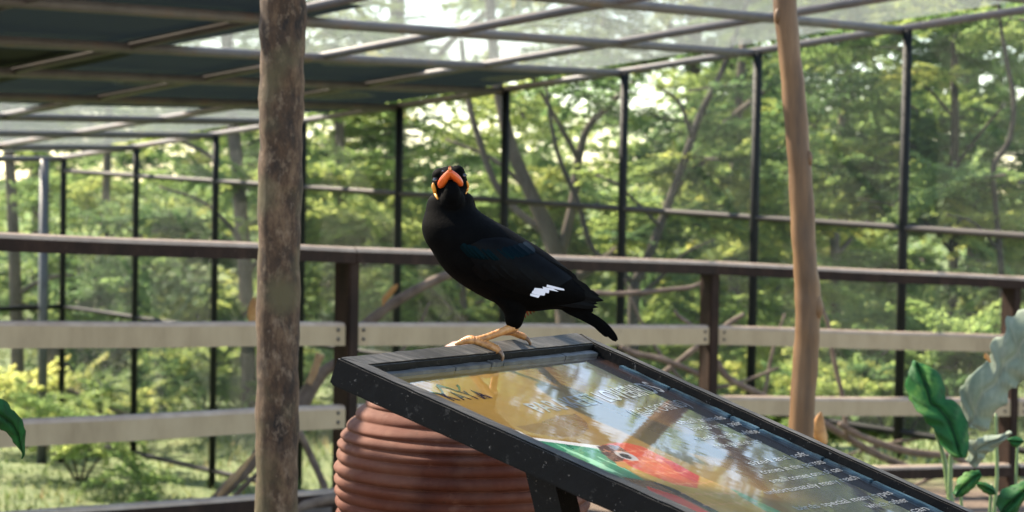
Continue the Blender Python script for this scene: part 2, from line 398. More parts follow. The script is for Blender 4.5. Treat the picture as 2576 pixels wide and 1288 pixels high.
for nm, ys in RY.items():
    for i in range(len(xs) - 1):
        xa, xb = xs[i], xs[i + 1]
        pa, pb = P(xa, ys[xa], rdepth(xa)), P(xb, ys[xb], rdepth(xb))
        e = (pb - pa).normalized()
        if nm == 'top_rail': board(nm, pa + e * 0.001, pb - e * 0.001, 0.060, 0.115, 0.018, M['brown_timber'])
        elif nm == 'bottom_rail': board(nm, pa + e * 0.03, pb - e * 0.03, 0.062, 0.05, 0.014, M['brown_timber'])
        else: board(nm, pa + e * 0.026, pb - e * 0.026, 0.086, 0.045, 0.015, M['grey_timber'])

bm = bmesh.new(); bmesh.ops.create_uvsphere(bm, u_segments=10, v_segments=6, radius=0.0075); bolt_me = bpy.data.meshes.new('bolt'); bm.to_mesh(bolt_me); bm.free(); bolt_me.materials.append(M['steel_mid'])
for nm in ('upper_board', 'lower_board'):
    for i in range(len(xs) - 1):
        pa, pb = P(xs[i], RY[nm][xs[i]], rdepth(xs[i])), P(xs[i + 1], RY[nm][xs[i + 1]], rdepth(xs[i + 1])); e = (pb - pa).normalized(); n = Vector((e.y, -e.x, 0)).normalized()
        for q, sgn in ((pa, 1), (pb, -1)):
            for dz_ in (-0.028, -0.062):
                o = bpy.data.objects.new('bolt', bolt_me); C.objects.link(o); o.parent = rail; o.location = q + e * sgn * 0.06 + n * 0.022 + Vector((0, 0, dz_)) - Vector(rail.location)

# ------------------------------------------------------------------ round wooden poles
m, t, b = new_mat('lichen_bark_pole')
n1 = noise(t, 26, 10, 0.75, stretch=(1, 1, 0.45)); n2 = noise(t, 60, 6, 0.7, stretch=(1, 1, 0.6)); n3 = noise(t, 7, 4, 0.5)
c = ramp(t, n1, [(0.36, (0.008, 0.0042, 0.0016)), (0.5, (0.052, 0.027, 0.012)), (0.64, (0.135, 0.082, 0.044))])
lf = ramp(t, n2, [(0.52, (0, 0, 0)), (0.72, (1, 1, 1))])
c = mix(t, lf, c, (0.19, 0.135, 0.088))
gf_ = ramp(t, n3, [(0.52, (0, 0, 0)), (0.68, (1, 1, 1))]); c = mix(t, gf_, c, (0.075, 0.062, 0.028))
t.links.new(c, b.inputs['Base Color']); b.inputs['Roughness'].default_value = 0.85; bump(t, b, n1, 0.7, 0.008)
M['pole1'] = m
M['pole2'] = mat_noise('smooth_brown_pole', [(0.3, (0.050, 0.023, 0.008)), (0.5, (0.125, 0.062, 0.023)), (0.75, (0.22, 0.124, 0.055))], 22, (1, 1, 0.12), 0.6, 0.3, 0.006, fine=(6, 0.62, 0.74, (0.09, 0.045, 0.025)))
def px_tube(name, pts, d, mat, n=16, sub=6, parent=None, knots=()):
    L = smooth_line(pts, sub)
    r = [q[2] / 2 * d / FP for q in L]; pos = [P(q[0], q[1], d) for q in L]
    sd = random.random() * 9
    def bp(i, j): return 1 + 0.035 * math.sin(sd + i * 0.8 + 2 * j * 2 * math.pi / n) + 0.03 * math.sin(sd * 3 + i * 1.9 + j * 2 * math.pi / n)
    return obj(name, MB().add(*tube(pos, r, n, True, bp)).mesh(name, True), mat, parent), pos, r
pd = 3.6
zb = 1288 + 420
o, _, _ = px_tube('wooden_pole', [(694, zb + 200, 108), (696, 1288, 108), (698, 1000, 107), (701, 700, 108), (706, 400, 110), (709, 200, 112), (713, 0, 116), (716, -180, 116)], pd, M['pole1'], 28, 8)
tag(o, 'thick mottled wooden pole with peeling bark left of the bird', 'pole')
p2 = thing('wooden_pole', P(2020, 1700, 4.6), 'slender smooth brown wooden pole behind the sign, right of the bird', 'pole')
_, pos2, r2 = px_tube('shaft', [(2010, 1750, 66), (2012, 1400, 66), (2015, 1090, 66), (2027, 900, 63), (2033, 770, 65), (2024, 640, 61), (2013, 440, 60), (1997, 240, 58), (1977, 40, 58), (1964, -160, 58)], 4.6, M['pole2'], 20, 6, p2)
for kx, ky, s in ((2056, 775, 0.021), (2034, 400, 0.015), (1957, 40, 0.014), (2046, 925, 0.010)):
    bm = bmesh.new(); bmesh.ops.create_icosphere(bm, subdivisions=2, radius=s); bmesh.ops.scale(bm, vec=(0.7, 0.7, 1.5), verts=bm.verts)
    bmesh.ops.translate(bm, vec=P(kx, ky, 4.585), verts=bm.verts); me = bpy.data.meshes.new('knot'); bm.to_mesh(me); bm.free()
    me.polygons.foreach_set('use_smooth', [True] * len(me.polygons)); obj('knot', me, M['pole2'], p2)

# ------------------------------------------------------------------ information sign
SA = P(846.5, 896.5, 1.95)
su = Vector((0.291, 0.597, -0.022)); sv = Vector((0.509, -0.255, -0.19))
SN = su.cross(sv).normalized()
if SN.z < 0: SN = -SN
SB = hit_plane(1453.5, 834.5, SA, SN)
SL = hit_plane(846.5 + 1250, 896.5 + 1250 * 0.4465, SA, SN)          # lower end of the left side, below the picture
SR = hit_plane(1453.5 + 1560, 834.5 + 1560 * 0.4525, SA, SN)
LU, LV = (SB - SA).length, (SL - SA).length
def S(s, q, h=0.0):
    return SA * (1 - s) * (1 - q) + SB * s * (1 - q) + SL * (1 - s) * q + SR * s * q + SN * h
def S_inv(fx, fy, h=0.0):
    """(s, q) on the sign for a point of the 4096 wide photograph"""
    p = hit_plane(fx / 1.59, fy / 1.59, SA + SN * h, SN) - SN * h
    s = q = 0.3
    for _ in range(12):
        e = p - S(s, q); ds = (SB - SA) * (1 - q) + (SR - SL) * q; dq = (SL - SA) * (1 - s) + (SR - SB) * s
        a11, a12, a22 = ds.dot(ds), ds.dot(dq), dq.dot(dq); r1, r2_ = e.dot(ds), e.dot(dq); det = a11 * a22 - a12 * a12
        s += (r1 * a22 - r2_ * a12) / det; q += (a11 * r2_ - a12 * r1) / det
    return s, q
i0 = S_inv(1500, 1464); i1 = S_inv(2352, 1362); ir = S_inv(2827, 1562); il = S_inv(2396, 1872)
print('sign', LU, LV, 'inner corners', i0, i1, ir, il)
SI0, SI1 = 0.5 * (i0[0] + il[0]), 0.966
TI0, TI1 = 0.5 * (i0[1] + i1[1]), 0.93
PH = -0.015                                                        # the panel lies this far below the rim
FRT = 0.031                                                        # frame depth
sign = thing('information_sign', S(0.5, 0.5) - Vector((0, 0, 0.95)), 'black framed glossy information board about lovebirds, tilted on legs', 'sign')
m, t, b = new_mat('black_painted_wood')
n1 = noise(t, 26, 8, 0.7); n2 = noise(t, 70, 6, 0.7); n3 = noise(t, 9, 5, 0.6)
c = ramp(t, n1, [(0.3, (0.0016, 0.0016, 0.0018)), (0.6, (0.0035, 0.0035, 0.0038)), (0.85, (0.009, 0.0085, 0.008))])
sp_ = ramp(t, n2, [(0.61, (0, 0, 0)), (0.70, (1, 1, 1))]); c = mix(t, sp_, c, (0.040, 0.037, 0.034))
n5 = noise(t, 150, 3, 0.8); sp2 = ramp(t, n5, [(0.66, (0, 0, 0)), (0.70, (1, 1, 1))]); c = mix(t, sp2, c, (0.13, 0.12, 0.11))
# worn bare grain on the faces that look up: stronger wear where rain and claws reach, streaked along the wood
tcn = t.nodes.new('ShaderNodeNewGeometry'); dt = t.nodes.new('ShaderNodeVectorMath'); dt.operation = 'DOT_PRODUCT'
t.links.new(tcn.outputs['True Normal'], dt.inputs[0]); dt.inputs[1].default_value = SN
gt = t.nodes.new('ShaderNodeMath'); gt.operation = 'GREATER_THAN'; t.links.new(dt.outputs['Value'], gt.inputs[0]); gt.inputs[1].default_value = 0.9
tcc = t.nodes.new('ShaderNodeTexCoord'); mp = t.nodes.new('ShaderNodeMapping'); mp.inputs['Rotation'].default_value = (0, math.radians(15), math.radians(26)); mp.inputs['Scale'].default_value = (14, 190, 60)
t.links.new(tcc.outputs['Object'], mp.inputs[0]); n4 = noise(t, 1.0, 6, 0.75, vec=mp.outputs[0])
worn = ramp(t, n4, [(0.30, (0.016, 0.015, 0.013)), (0.5, (0.060, 0.056, 0.050)), (0.72, (0.15, 0.14, 0.125))])
dk = ramp(t, n3, [(0.35, (0.35, 0.35, 0.35)), (0.65, (1, 1, 1))])
mmx = t.nodes.new('ShaderNodeMath'); mmx.operation = 'MULTIPLY'; t.links.new(gt.outputs[0], mmx.inputs[0]); t.links.new(dk, mmx.inputs[1])
c = mix(t, mmx.outputs[0], c, worn)
t.links.new(c, b.inputs['Base Color']); b.inputs['Roughness'].default_value = 0.6; b.inputs['Specular IOR Level'].default_value = 0.15; bump(t, b, n4, 0.35, 0.0015)
M['frame'] = m
def strip(name, quad_top, h0, h1, parent, mat, n=24, wob=0.00018, bev=0.002):
    """a frame member: four (s, q) corners, extruded from h0 up to h1, slightly irregular edges"""
    (a, b2, c2, d) = quad_top; bm = bmesh.new(); rows = []
    for i in range(n + 1):
        e = i / n; row = []
        for (p0, p1, h) in ((a, b2, h1), (d, c2, h1), (d, c2, h0), (a, b2, h0)):
            s = p0[0] * (1 - e) + p1[0] * e; q = p0[1] * (1 - e) + p1[1] * e
            jj = Vector([random.gauss(0, wob) for _ in range(3)]) if 0 < i < n else Vector()
            row.append(bm.verts.new(S(s, q, h) + jj))
        rows.append(row)
    for i in range(n):
        for k in range(4): bm.faces.new((rows[i][k], rows[i][(k + 1) % 4], rows[i + 1][(k + 1) % 4], rows[i + 1][k]))
    bm.faces.new(rows[0]); bm.faces.new(list(reversed(rows[-1])))
    bmesh.ops.recalc_face_normals(bm, faces=bm.faces[:])
    ed = [e for e in bm.edges if len(e.link_faces) == 2 and e.calc_face_angle() > 0.9]
    bmesh.ops.bevel(bm, geom=ed, offset=bev, segments=2, affect='EDGES')
    me = bpy.data.meshes.new(name); bm.to_mesh(me); bm.free()
    return obj(name, me, mat, parent)
e1 = 0.0015
strip('frame_side', ((0, 0), (0, 1), (SI0, TI1), (SI0, TI0 * 0.93)), -FRT, 0.0, sign, M['frame'], 40)
strip('frame_side', ((SI1, TI0 * 0.93), (SI1, TI1), (1, 1), (1, 0)), -FRT, 0.0, sign, M['frame'], 40)
strip('frame_top', ((0.004, 0), (0.996, 0), (SI1 - e1, TI0), (SI0 + e1, TI0)), -FRT, -0.0008, sign, M['frame'], 40)
strip('frame_bottom', ((SI0, TI1), (SI1, TI1), (0.99, 0.995), (0.01, 0.995)), -FRT, -0.0008, sign, M['frame'], 20)
strip('backing_board', ((0.03, 0.02), (0.97, 0.02), (0.97, 0.98), (0.03, 0.98)), -FRT + 0.003, PH - 0.004, sign, M['frame'], 6, 0)
# grey trim strips along the top and right inner edges
M['trim'] = mat_noise('grey_sealant_strip', [(0.3, (0.035, 0.036, 0.037)), (0.6, (0.085, 0.086, 0.086)), (0.8, (0.15, 0.148, 0.145))], 40, None, 0.5, 0.2, 0.001)
M['trim_blue'] = mat_noise('blue_grey_sealant_strip', [(0.35, (0.008, 0.012, 0.016)), (0.55, (0.03, 0.07, 0.10)), (0.75, (0.10, 0.17, 0.22))], 22, None, 0.35, 0.2, 0.001)
cuts = [SI0 + 0.002, 0.33, 0.47, 0.52, 0.80, SI1 - 0.002]
for a, b2 in zip(cuts[:-1], cuts[1:]):
    strip('trim_strip', ((a + 0.002, TI0 + 0.001), (b2 - 0.002, TI0 + 0.001), (b2 - 0.002, TI0 + 0.014), (a + 0.002, TI0 + 0.0135)), PH - 0.004, PH + 0.004 + random.random() * 0.002, sign, M['trim'], 8, 0.0003, 0.0006)
cuts = [TI0 + 0.06, 0.2, 0.31, 0.36, 0.47, 0.55, 0.7, TI1 - 0.01]
for a, b2 in zip(cuts[:-1], cuts[1:]):
    strip('trim_strip', ((SI1 - 0.017, a), (SI1 - 0.017, b2 - 0.004), (SI1 - 0.001, b2 - 0.004), (SI1 - 0.001, a)), PH - 0.004, PH + 0.003, sign, M['trim_blue'], 8, 0.0003, 0.0006)

# the printed panel: print colours on a fine grid of the sheet
PS0, PS1, PT0, PT1 = SI0 - 0.01, SI1 + 0.01, TI0 - 0.01, TI1
NU, NV = 420, 460
sg = np.linspace(PS0, PS1, NU); tg = np.linspace(PT0, PT1, NV); SG, TG = np.meshgrid(sg, tg)
def fbm(x, y, seed, octs=5):
    r = np.random.default_rng(seed); out = np.zeros_like(x); amp = 1.0; tot = 0
    for o_ in range(octs):
        for _ in range(3):
            a = r.uniform(0, 6.28); fq = 2 ** o_; out += amp / 3 * np.sin(fq * (x * math.cos(a) + y * math.sin(a)) + r.uniform(0, 6.28))
        tot += amp; amp *= 0.6
    return out / tot
def inpoly(poly, soft=0):
    pts = [S_inv(x, y, PH) for x, y in poly]; ins = np.zeros(SG.shape, bool); j = len(pts) - 1
    jx = SG + 0.004 * fbm(SG * 60, TG * 60, 5, 4) * (1 if soft else 0); jy = TG + 0.004 * fbm(SG * 60, TG * 60, 9, 4) * (1 if soft else 0)
    for i in range(len(pts)):
        xi, yi = pts[i]; xj, yj = pts[j]
        c_ = ((yi > jy) != (yj > jy)) & (jx < (xj - xi) * (jy - yi) / (yj - yi + 1e-12) + xi); ins ^= c_; j = i
    return ins
n_a = fbm(SG * 9, TG * 9, 1); n_b = fbm(SG * 40, TG * 40, 2); n_c = fbm(SG * 150, TG * 22, 3)
ochre = np.array([0.185, 0.108, 0.024]); brown = np.array([0.036, 0.016, 0.009]); black = np.array([0.003, 0.0035, 0.006])
def sm(a, b2, x): return sst(a, b2, x)[..., None]
col = ochre * (1 + 0.18 * n_a[..., None]) * np.ones(SG.shape + (1,))
f1 = sm(0.45, 0.80, SG + 0.25 * (TG - 0.15) + 0.03 * n_a); col = col * (1 - f1) + brown * f1
f2 = sm(0.85, 1.15, SG + 0.75 * (TG - 0.05)); col = col * (1 - f2) + black * f2
def paint(mask, c_, var=0.25, nz=n_b, a=1.0):
    global col
    cc = np.array(c_) * (1 + var * nz[..., None]); k = (mask.astype(float) * a)[..., None]; col = col * (1 - k) + np.clip(cc, 0, 1) * k
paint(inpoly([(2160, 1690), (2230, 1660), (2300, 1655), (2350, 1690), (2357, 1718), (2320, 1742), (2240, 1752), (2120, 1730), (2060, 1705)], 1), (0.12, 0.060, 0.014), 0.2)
paint(inpoly([(2060, 1718), (2128, 1750), (2400, 1783), (2410, 1798), (2360, 1800), (2150, 1772)]), (0.42, 0.41, 0.40), 0.03)
gm = inpoly([(2150, 1762), (2400, 1796), (2440, 1836), (2520, 1885), (2590, 1928), (2470, 1912), (2300, 1850), (2160, 1790), (1900, 1700)])
paint(gm, (0.020, 0.135, 0.070), 0.5)
paint(gm & (n_c + 0.6 * n_b > 0.30), (0.16, 0.36, 0.22), 0.3)
paint(gm & (n_c - 0.4 * n_b < -0.45), (0.006, 0.045, 0.030), 0.3)
bod = [(2392, 1786), (2440, 1772), (2500, 1768), (2580, 1790), (2680, 1840), (2790, 1900), (2950, 1965), (3120, 2045), (3300, 2140), (3000, 2140), (2860, 2050), (2760, 1990), (2660, 1945), (2560, 1905), (2470, 1855), (2420, 1825)]
bm_ = inpoly(bod, 1)
paint(bm_, (0.30, 0.175, 0.030), 0.3)
paint(bm_ & inpoly([(2400, 1760), (2560, 1770), (2700, 1840), (2800, 1905), (2790, 1955), (2700, 1938), (2600, 1900), (2500, 1855), (2400, 1800)], 1), (0.34, 0.042, 0.014), 0.35)
paint(bm_ & inpoly([(2640, 1830), (2700, 1845), (2800, 1900), (2790, 1935), (2720, 1900)], 1), (0.28, 0.011, 0.016), 0.3)
paint(bm_ & inpoly([(2850, 1900), (3120, 2020), (3300, 2100), (3180, 2110), (2960, 1985)], 1), (0.055, 0.17, 0.06), 0.35)
paint(inpoly([(2388, 1786), (2430, 1778), (2470, 1782), (2520, 1812), (2500, 1836), (2478, 1862), (2430, 1832), (2402, 1808)], 1), (0.060, 0.022, 0.012), 0.2)
paint(inpoly([(2462, 1848), (2500, 1846), (2514, 1862), (2490, 1872), (2468, 1862)]), (0.33, 0.16, 0.045), 0.15)
def ell(cx, cy, a, b2, ang):
    return [(cx + a * math.cos(q) * math.cos(ang) - b2 * math.sin(q) * math.sin(ang), cy + a * math.cos(q) * math.sin(ang) + b2 * math.sin(q) * math.cos(ang)) for q in np.linspace(0, 6.2, 26)]
paint(inpoly(ell(2506, 1824, 50, 13, 0.33)), (0.28, 0.27, 0.26), 0.05)
paint(inpoly(ell(2502, 1824, 27, 8, 0.33)), (0.015, 0.018, 0.02), 0.05)
paint(inpoly([(2480, 1905), (2600, 1925), (2760, 1990), (2880, 2060), (3000, 2140), (2850, 2140), (2600, 1970)], 1), (0.105, 0.045, 0.018), 0.3)
paint(inpoly([(2590, 1918), (2700, 1955), (2880, 2050), (3000, 2130), (2980, 2140), (2850, 2050), (2690, 1966)], 1), (0.012, 0.008, 0.006), 0.2)
paint(inpoly([(2590, 1945), (2700, 1980), (2830, 2045), (2960, 2130), (2850, 2140), (2700, 2060), (2600, 1990)], 1), (0.38, 0.022, 0.010), 0.3)
# pale feather edges over the red breast
fe = bm_ & (np.abs(np.sin(SG * 120 + 3 * n_b) * np.sin(TG * 70 + 2 * n_a)) < 0.07); paint(fe, (0.50, 0.22, 0.12), 0.2, a=0.45)
col = np.clip(col * (1 + 0.10 * fbm(SG * 200, TG * 200, 12, 3))[..., None], 0.002, 0.9)
pv = np.array([S(0, 0, PH)]) * 0
bs, bq = SG[..., None], TG[..., None]
PV = np.array(SA) * (1 - bs) * (1 - bq) + np.array(SB) * bs * (1 - bq) + np.array(SL) * (1 - bs) * bq + np.array(SR) * bs * bq + np.array(SN) * PH
PV += np.array(SN) * (0.00006 * fbm(SG * 14, TG * 14, 21, 3))[..., None]
ii = np.arange(NU * NV).reshape(NV, NU)
pf = np.stack([ii[:-1, :-1], ii[:-1, 1:], ii[1:, 1:], ii[1:, :-1]], -1).reshape(-1, 4)
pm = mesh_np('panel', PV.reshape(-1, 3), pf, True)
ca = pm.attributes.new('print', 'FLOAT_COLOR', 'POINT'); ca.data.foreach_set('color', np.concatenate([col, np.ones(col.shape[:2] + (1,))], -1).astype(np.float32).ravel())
def gloss(t, b):
    b.inputs['Roughness'].default_value = 0.4; b.inputs['Specular IOR Level'].default_value = 0.1
    b.inputs['Coat Weight'].default_value = 1.0; b.inputs['Coat Roughness'].default_value = 0.012; b.inputs['Coat IOR'].default_value = 1.65
    tc = t.nodes.new('ShaderNodeTexCoord'); mp_ = t.nodes.new('ShaderNodeMapping'); mp_.inputs['Rotation'].default_value = (0, 0, math.radians(26)); mp_.inputs['Scale'].default_value = (12, 40, 20)
    t.links.new(tc.outputs['Object'], mp_.inputs[0])
    n_ = noise(t, 1.0, 3, 0.55, vec=mp_.outputs[0]); bb = t.nodes.new('ShaderNodeBump'); bb.inputs['Strength'].default_value = 0.012; bb.inputs['Distance'].default_value = 0.004
    t.links.new(n_, bb.inputs['Height']); t.links.new(bb.outputs[0], b.inputs['Coat Normal'])
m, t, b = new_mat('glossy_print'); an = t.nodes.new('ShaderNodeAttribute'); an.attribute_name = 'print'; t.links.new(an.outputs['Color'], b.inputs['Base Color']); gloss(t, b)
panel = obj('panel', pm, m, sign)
def flat_gloss(name, c_):
    m, t, b = new_mat(name); b.inputs['Base Color'].default_value = (*c_, 1); gloss(t, b); return m
M['letter_pale'] = flat_gloss('pale_lettering', (0.21, 0.222, 0.23)); M['letter_dark'] = flat_gloss('dark_lettering', (0.012, 0.010, 0.022)); M['logo_green'] = flat_gloss('logo_line', (0.008, 0.035, 0.026))
def lettering(name, txt, p0, p1, size, mat, track=1.0, parent=panel, bold=0.0, sx=1.0):
    """text whose baseline starts at photograph point p0 and runs towards p1"""
    cu = bpy.data.curves.new('txt', 'FONT'); cu.body = txt; cu.size = size; cu.space_character = track; cu.offset = bold; cu.resolution_u = 3
    to = bpy.data.objects.new('txt', cu); C.objects.link(to); bpy.context.view_layer.update()
    me = bpy.data.meshes.new_from_object(to.evaluated_get(bpy.context.evaluated_depsgraph_get())); bpy.data.objects.remove(to)
    v = np.array([q.co[:] for q in me.vertices])
    if not len(v): return None
    s0, q0 = S_inv(*p0, PH); s1, q1 = S_inv(*p1, PH); wd = v[:, 0].max()
    for i, q in enumerate(me.vertices):
        s = s0 + (s1 - s0) * v[i, 0] / wd; tt = q0 + (q1 - q0) * v[i, 0] / wd - v[i, 1] / LV
        q.co = S(s, tt, PH + 0.0004)
    me.materials.clear(); me.name = name
    return obj(name, me, mat, parent)
lettering('title_lettering', 'PARAKEET LOVEBIRDS', (2164, 1653), (2662, 1566), 0.033, M['letter_pale'], 1.02, bold=0.0005)
lettering('subtitle_lettering', '(AGAPORNIS)', (2548, 1668), (2762, 1624), 0.021, M['letter_pale'], 1.0)
lettering('logo_lettering', 'KAYA', (1808, 1603), (1968, 1592), 0.030, M['letter_dark'], 1.5, bold=0.0005)
lettering('logo_small_lettering', 'IIIII', (1936, 1598), (1970, 1592), 0.014, M['letter_dark'], 1.2)
LINES = [('small animals', (2720, 1699), (2906, 1676)), ('birds in a pair', (2776, 1724), (2976, 1698)), ('seeds is the white', (2793, 1764), (3042, 1731)), ('more than others', (2870, 1794), (3050, 1770)),
         ('sized and soft', (3006, 1863), (3236, 1822)), ('comes in the parrots', (3055, 1897), (3305, 1853)), ('small comes one of can', (3092, 1933), (3372, 1884)), ('unfortunately many reach', (3070, 1979), (3440, 1915)), ('birds special many types', (3195, 2042), (3575, 1976)), ('which other', (3480, 2034), (3640, 2006)), ('can', (3655, 2052), (3720, 2040))]
for tx, a, b2 in LINES: lettering('text_line', tx, a, b2, 0.0115, M['letter_pale'], 1.0, bold=0.0001)
# logo: a wavy line above the letters
pl = smooth_line([(1690, 1566, 2), (1730, 1571, 2.5), (1765, 1576, 2.5), (1771, 1572, 3), (1758, 1554, 4), (1747, 1543, 4.5), (1758, 1544, 3.5), (1800, 1555, 2), (1828, 1565, 2), (1837, 1562, 3), (1834, 1549, 4.5), (1826, 1541, 4)], 6)
vs_, fs_ = [], []
for i, q in enumerate(pl):
    a, b2 = pl[max(i - 1, 0)], pl[min(i + 1, len(pl) - 1)]; d = np.array([b2[0] - a[0], b2[1] - a[1]]); d /= np.linalg.norm(d) + 1e-9
    for sgn in (-1, 1):
        s, tt = S_inv(q[0] - sgn * d[1] * q[2], q[1] + sgn * d[0] * q[2], PH); vs_.append(S(s, tt, PH + 0.0004))
    if i: fs_.append((2 * i - 2, 2 * i - 1, 2 * i + 1, 2 * i))
obj('logo_line', MB().add(vs_, fs_).mesh('logo_line'), M['logo_green'], panel)
# legs: two crossed trestles of flat black steel
def leg(pa, pb, wu, wv, name='leg'):
    d = (pb - pa); uu = su.normalized(); vv = d.cross(uu).normalized()
    return obj(name, MB().add(*box(pa - uu * wu / 2 - vv * wv / 2, uu * wu, vv * wv, d)).mesh(name), M['frame'], sign)
for s in (0.10, 0.90):
    top = S(s, 0.40, -FRT + 0.001); bot = Vector((top.x + 0.27, top.y - 0.10, float(ground_z(top.x + 0.27, top.y - 0.1)) - 0.02)); leg(top, bot, 0.045, 0.030)
    top = S(s, 0.62, -FRT + 0.001); bot = Vector((top.x - 0.25, top.y + 0.10, float(ground_z(top.x - 0.25, top.y)) - 0.02)); leg(top + Vector((0, 0.03, 0)), bot + Vector((0, 0.03, 0)), 0.03, 0.030)

# ------------------------------------------------------------------ ribbed terracotta jar
m, t, b = new_mat('terracotta')
n1 = noise(t, 7, 8, 0.65); n2 = noise(t, 24, 6, 0.6)
c = ramp(t, n1, [(0.28, (0.040, 0.0085, 0.004)), (0.50, (0.080, 0.0195, 0.009)), (0.75, (0.125, 0.044, 0.025))])
sp_ = ramp(t, n2, [(0.60, (0, 0, 0)), (0.74, (1, 1, 1))]); c = mix(t, sp_, c, (0.13, 0.055, 0.034))
n3 = noise(t, 3.2, 6, 0.6); c = mix(t, ramp(t, n3, [(0.52, (0, 0, 0)), (0.66, (0.75, 0.75, 0.75))]), c, (0.15, 0.07, 0.046)); n4_ = noise(t, 46, 4, 0.7); c = mix(t, ramp(t, n4_, [(0.66, (0, 0, 0)), (0.74, (0.8, 0.8, 0.8))]), c, (0.035, 0.016, 0.010))
t.links.new(c, b.inputs['Base Color']); b.inputs['Roughness'].default_value = 0.8; b.inputs['Specular IOR Level'].default_value = 0.25; bump(t, b, n2, 0.25, 0.003)
M['terracotta'] = m
JD = 2.95; jx = 1166; px = JD / FP
jb = P(jx, 1170, JD)
prof = [(0, 250), (80, 262), (200, 300), (250, 312), (318, 318)]
def jar_r(y):                                   # radius in picture units at height y (picture units down)
    pts = [(905, 95), (925, 120), (950, 160), (985, 212), (1018, 252), (1050, 277), (1072, 293), (1099, 306), (1128, 314), (1182, 319), (1250, 316), (1330, 306), (1450, 280), (1600, 240), (1800, 185), (2000, 130)]
    return float(np.interp(y, [p[0] for p in pts], [p[1] for p in pts]))
vs_, fs_ = [], []; n = 96; ys = np.arange(905, 1960, 2.2)
jz = lambda y: jb.z - (y - 1170) * px
ground_j = float(ground_z(jb.x, jb.y)); ys = [y for y in ys if jz(y) > ground_j - 0.01]
for y in ys:
    ph = ((y - 1004) / 28.5 + 0.10 * math.sin(y * 0.023) + 0.07 * math.sin(y * 0.051)) * 2 * math.pi; rib = (6.4 + 1.2 * math.sin(y * 0.07)) * (abs(math.cos(ph / 2)) ** 0.7 * 2 - 1) if y > 985 else 0
    for j in range(n):
        a = 2 * math.pi * j / n; wb = 0.9 * math.sin(3 * a + y * 0.013) + 0.5 * math.sin(7 * a + y * 0.05)
        r = (jar_r(y) + rib * (1 + 0.15 * math.sin(5 * a + y * 0.1)) + wb) * px
        vs_.append(Vector((jb.x + r * math.cos(a), jb.y + r * math.sin(a), jz(y))))
for i in range(len(ys) - 1):
    for j in range(n): fs_.append((i * n + j, (i + 1) * n + j, (i + 1) * n + (j + 1) % n, i * n + (j + 1) % n))
fs_.append(tuple(range(n))); fs_.append(tuple(reversed(range((len(ys) - 1) * n, len(ys) * n))))
jar = thing('terracotta_jar', (jb.x, jb.y, ground_j), 'large ribbed terracotta jar standing behind the sign', 'jar')
obj('body', MB().add(vs_, fs_).mesh('body', True), M['terracotta'], jar)
vs_, fs_ = [], []; pr = [(98, 907), (104, 903), (98, 898), (80, 890), (62, 880), (48, 869), (32, 860), (12, 856), (0.5, 855.5)]
for r, y in pr:
    for j in range(48): a = 2 * math.pi * j / 48; vs_.append(Vector((jb.x + r * px * math.cos(a), jb.y + r * px * math.sin(a), jz(y))))
for i in range(len(pr) - 1):
    for j in range(48): fs_.append((i * 48 + j, i * 48 + (j + 1) % 48, (i + 1) * 48 + (j + 1) % 48, (i + 1) * 48 + j))
M['terracotta_pale'] = mat_noise('pale_terracotta', [(0.3, (0.26, 0.13, 0.10)), (0.7, (0.34, 0.20, 0.16))], 9, None, 0.65, 0.15, 0.002)
obj('lid', MB().add(vs_, fs_).mesh('lid', True), M['terracotta_pale'], jar)

# ------------------------------------------------------------------ the black bird
FD = 1.59
foot1 = hit_plane(1905 / FD, 1374 / FD, SA, SN); foot2 = hit_plane(2050 / FD, 1352 / FD, SA, SN)
d1 = (foot1 - CAM).dot(FW); d2 = (foot2 - CAM).dot(FW)
DB = d1 + 0.022
FX = DB / FP / FD                                     # metres per photograph pixel at the bird
print('bird depth', d1, d2, DB, 'sign q', S_inv(1905, 1374), S_inv(2050, 1352))
cam.dof.focus_distance = DB - 0.02
def bp(fx, fy, dz=0.0):
    """point at photograph pixel (fx, fy), dz photograph pixels nearer to the viewer than the bird's middle"""
    return P(fx / FD, fy / FD, DB) - FW * float(dz * FX)
def loft(rings, n=36, power=1.0):
    """rings: (x0, y0, x1, y1, half depth, depth offset) in photograph pixels"""
    vs_, fs_ = [], []
    for (x0, y0, x1, y1, hd, off) in rings:
        cx, cy, ax, ay = (x0 + x1) / 2, (y0 + y1) / 2, (x1 - x0) / 2, (y1 - y0) / 2
        for j in range(n):
            a = 2 * math.pi * j / n; ca_, sa_ = math.cos(a), math.sin(a)
            vs_.append(bp(cx + ax * ca_, cy + ay * ca_, off + hd * sa_))
    k = len(rings)
    for i in range(k - 1):
        for j in range(n): fs_.append((i * n + j, i * n + (j + 1) % n, (i + 1) * n + (j + 1) % n, (i + 1) * n + j))
    fs_.append(tuple(reversed(range(n)))); fs_.append(tuple(range((k - 1) * n, k * n)))
    return vs_, fs_
def interp_rings(r, sub=6): return [tuple(q) for q in smooth_line(r, sub)]
def ellipsoid(cx, cy, cz, rx, ry, rz, ang=0, n=24):
    vs_, fs_ = [], []
    for i in range(1, n):
        th = math.pi * i / n
        for j in range(n):
            a = 2 * math.pi * j / n; x = rx * math.sin(th) * math.cos(a); y = ry * math.cos(th); z = rz * math.sin(th) * math.sin(a)
            vs_.append(bp(cx + x * math.cos(ang) - y * math.sin(ang), cy + x * math.sin(ang) + y * math.cos(ang), cz + z))
    for i in range(n - 2):
        for j in range(n): fs_.append((i * n + j, i * n + (j + 1) % n, (i + 1) * n + (j + 1) % n, (i + 1) * n + j))
    fs_.append(tuple(reversed(range(n)))); fs_.append(tuple(range((n - 2) * n, (n - 1) * n)))
    return vs_, fs_
body = MB()
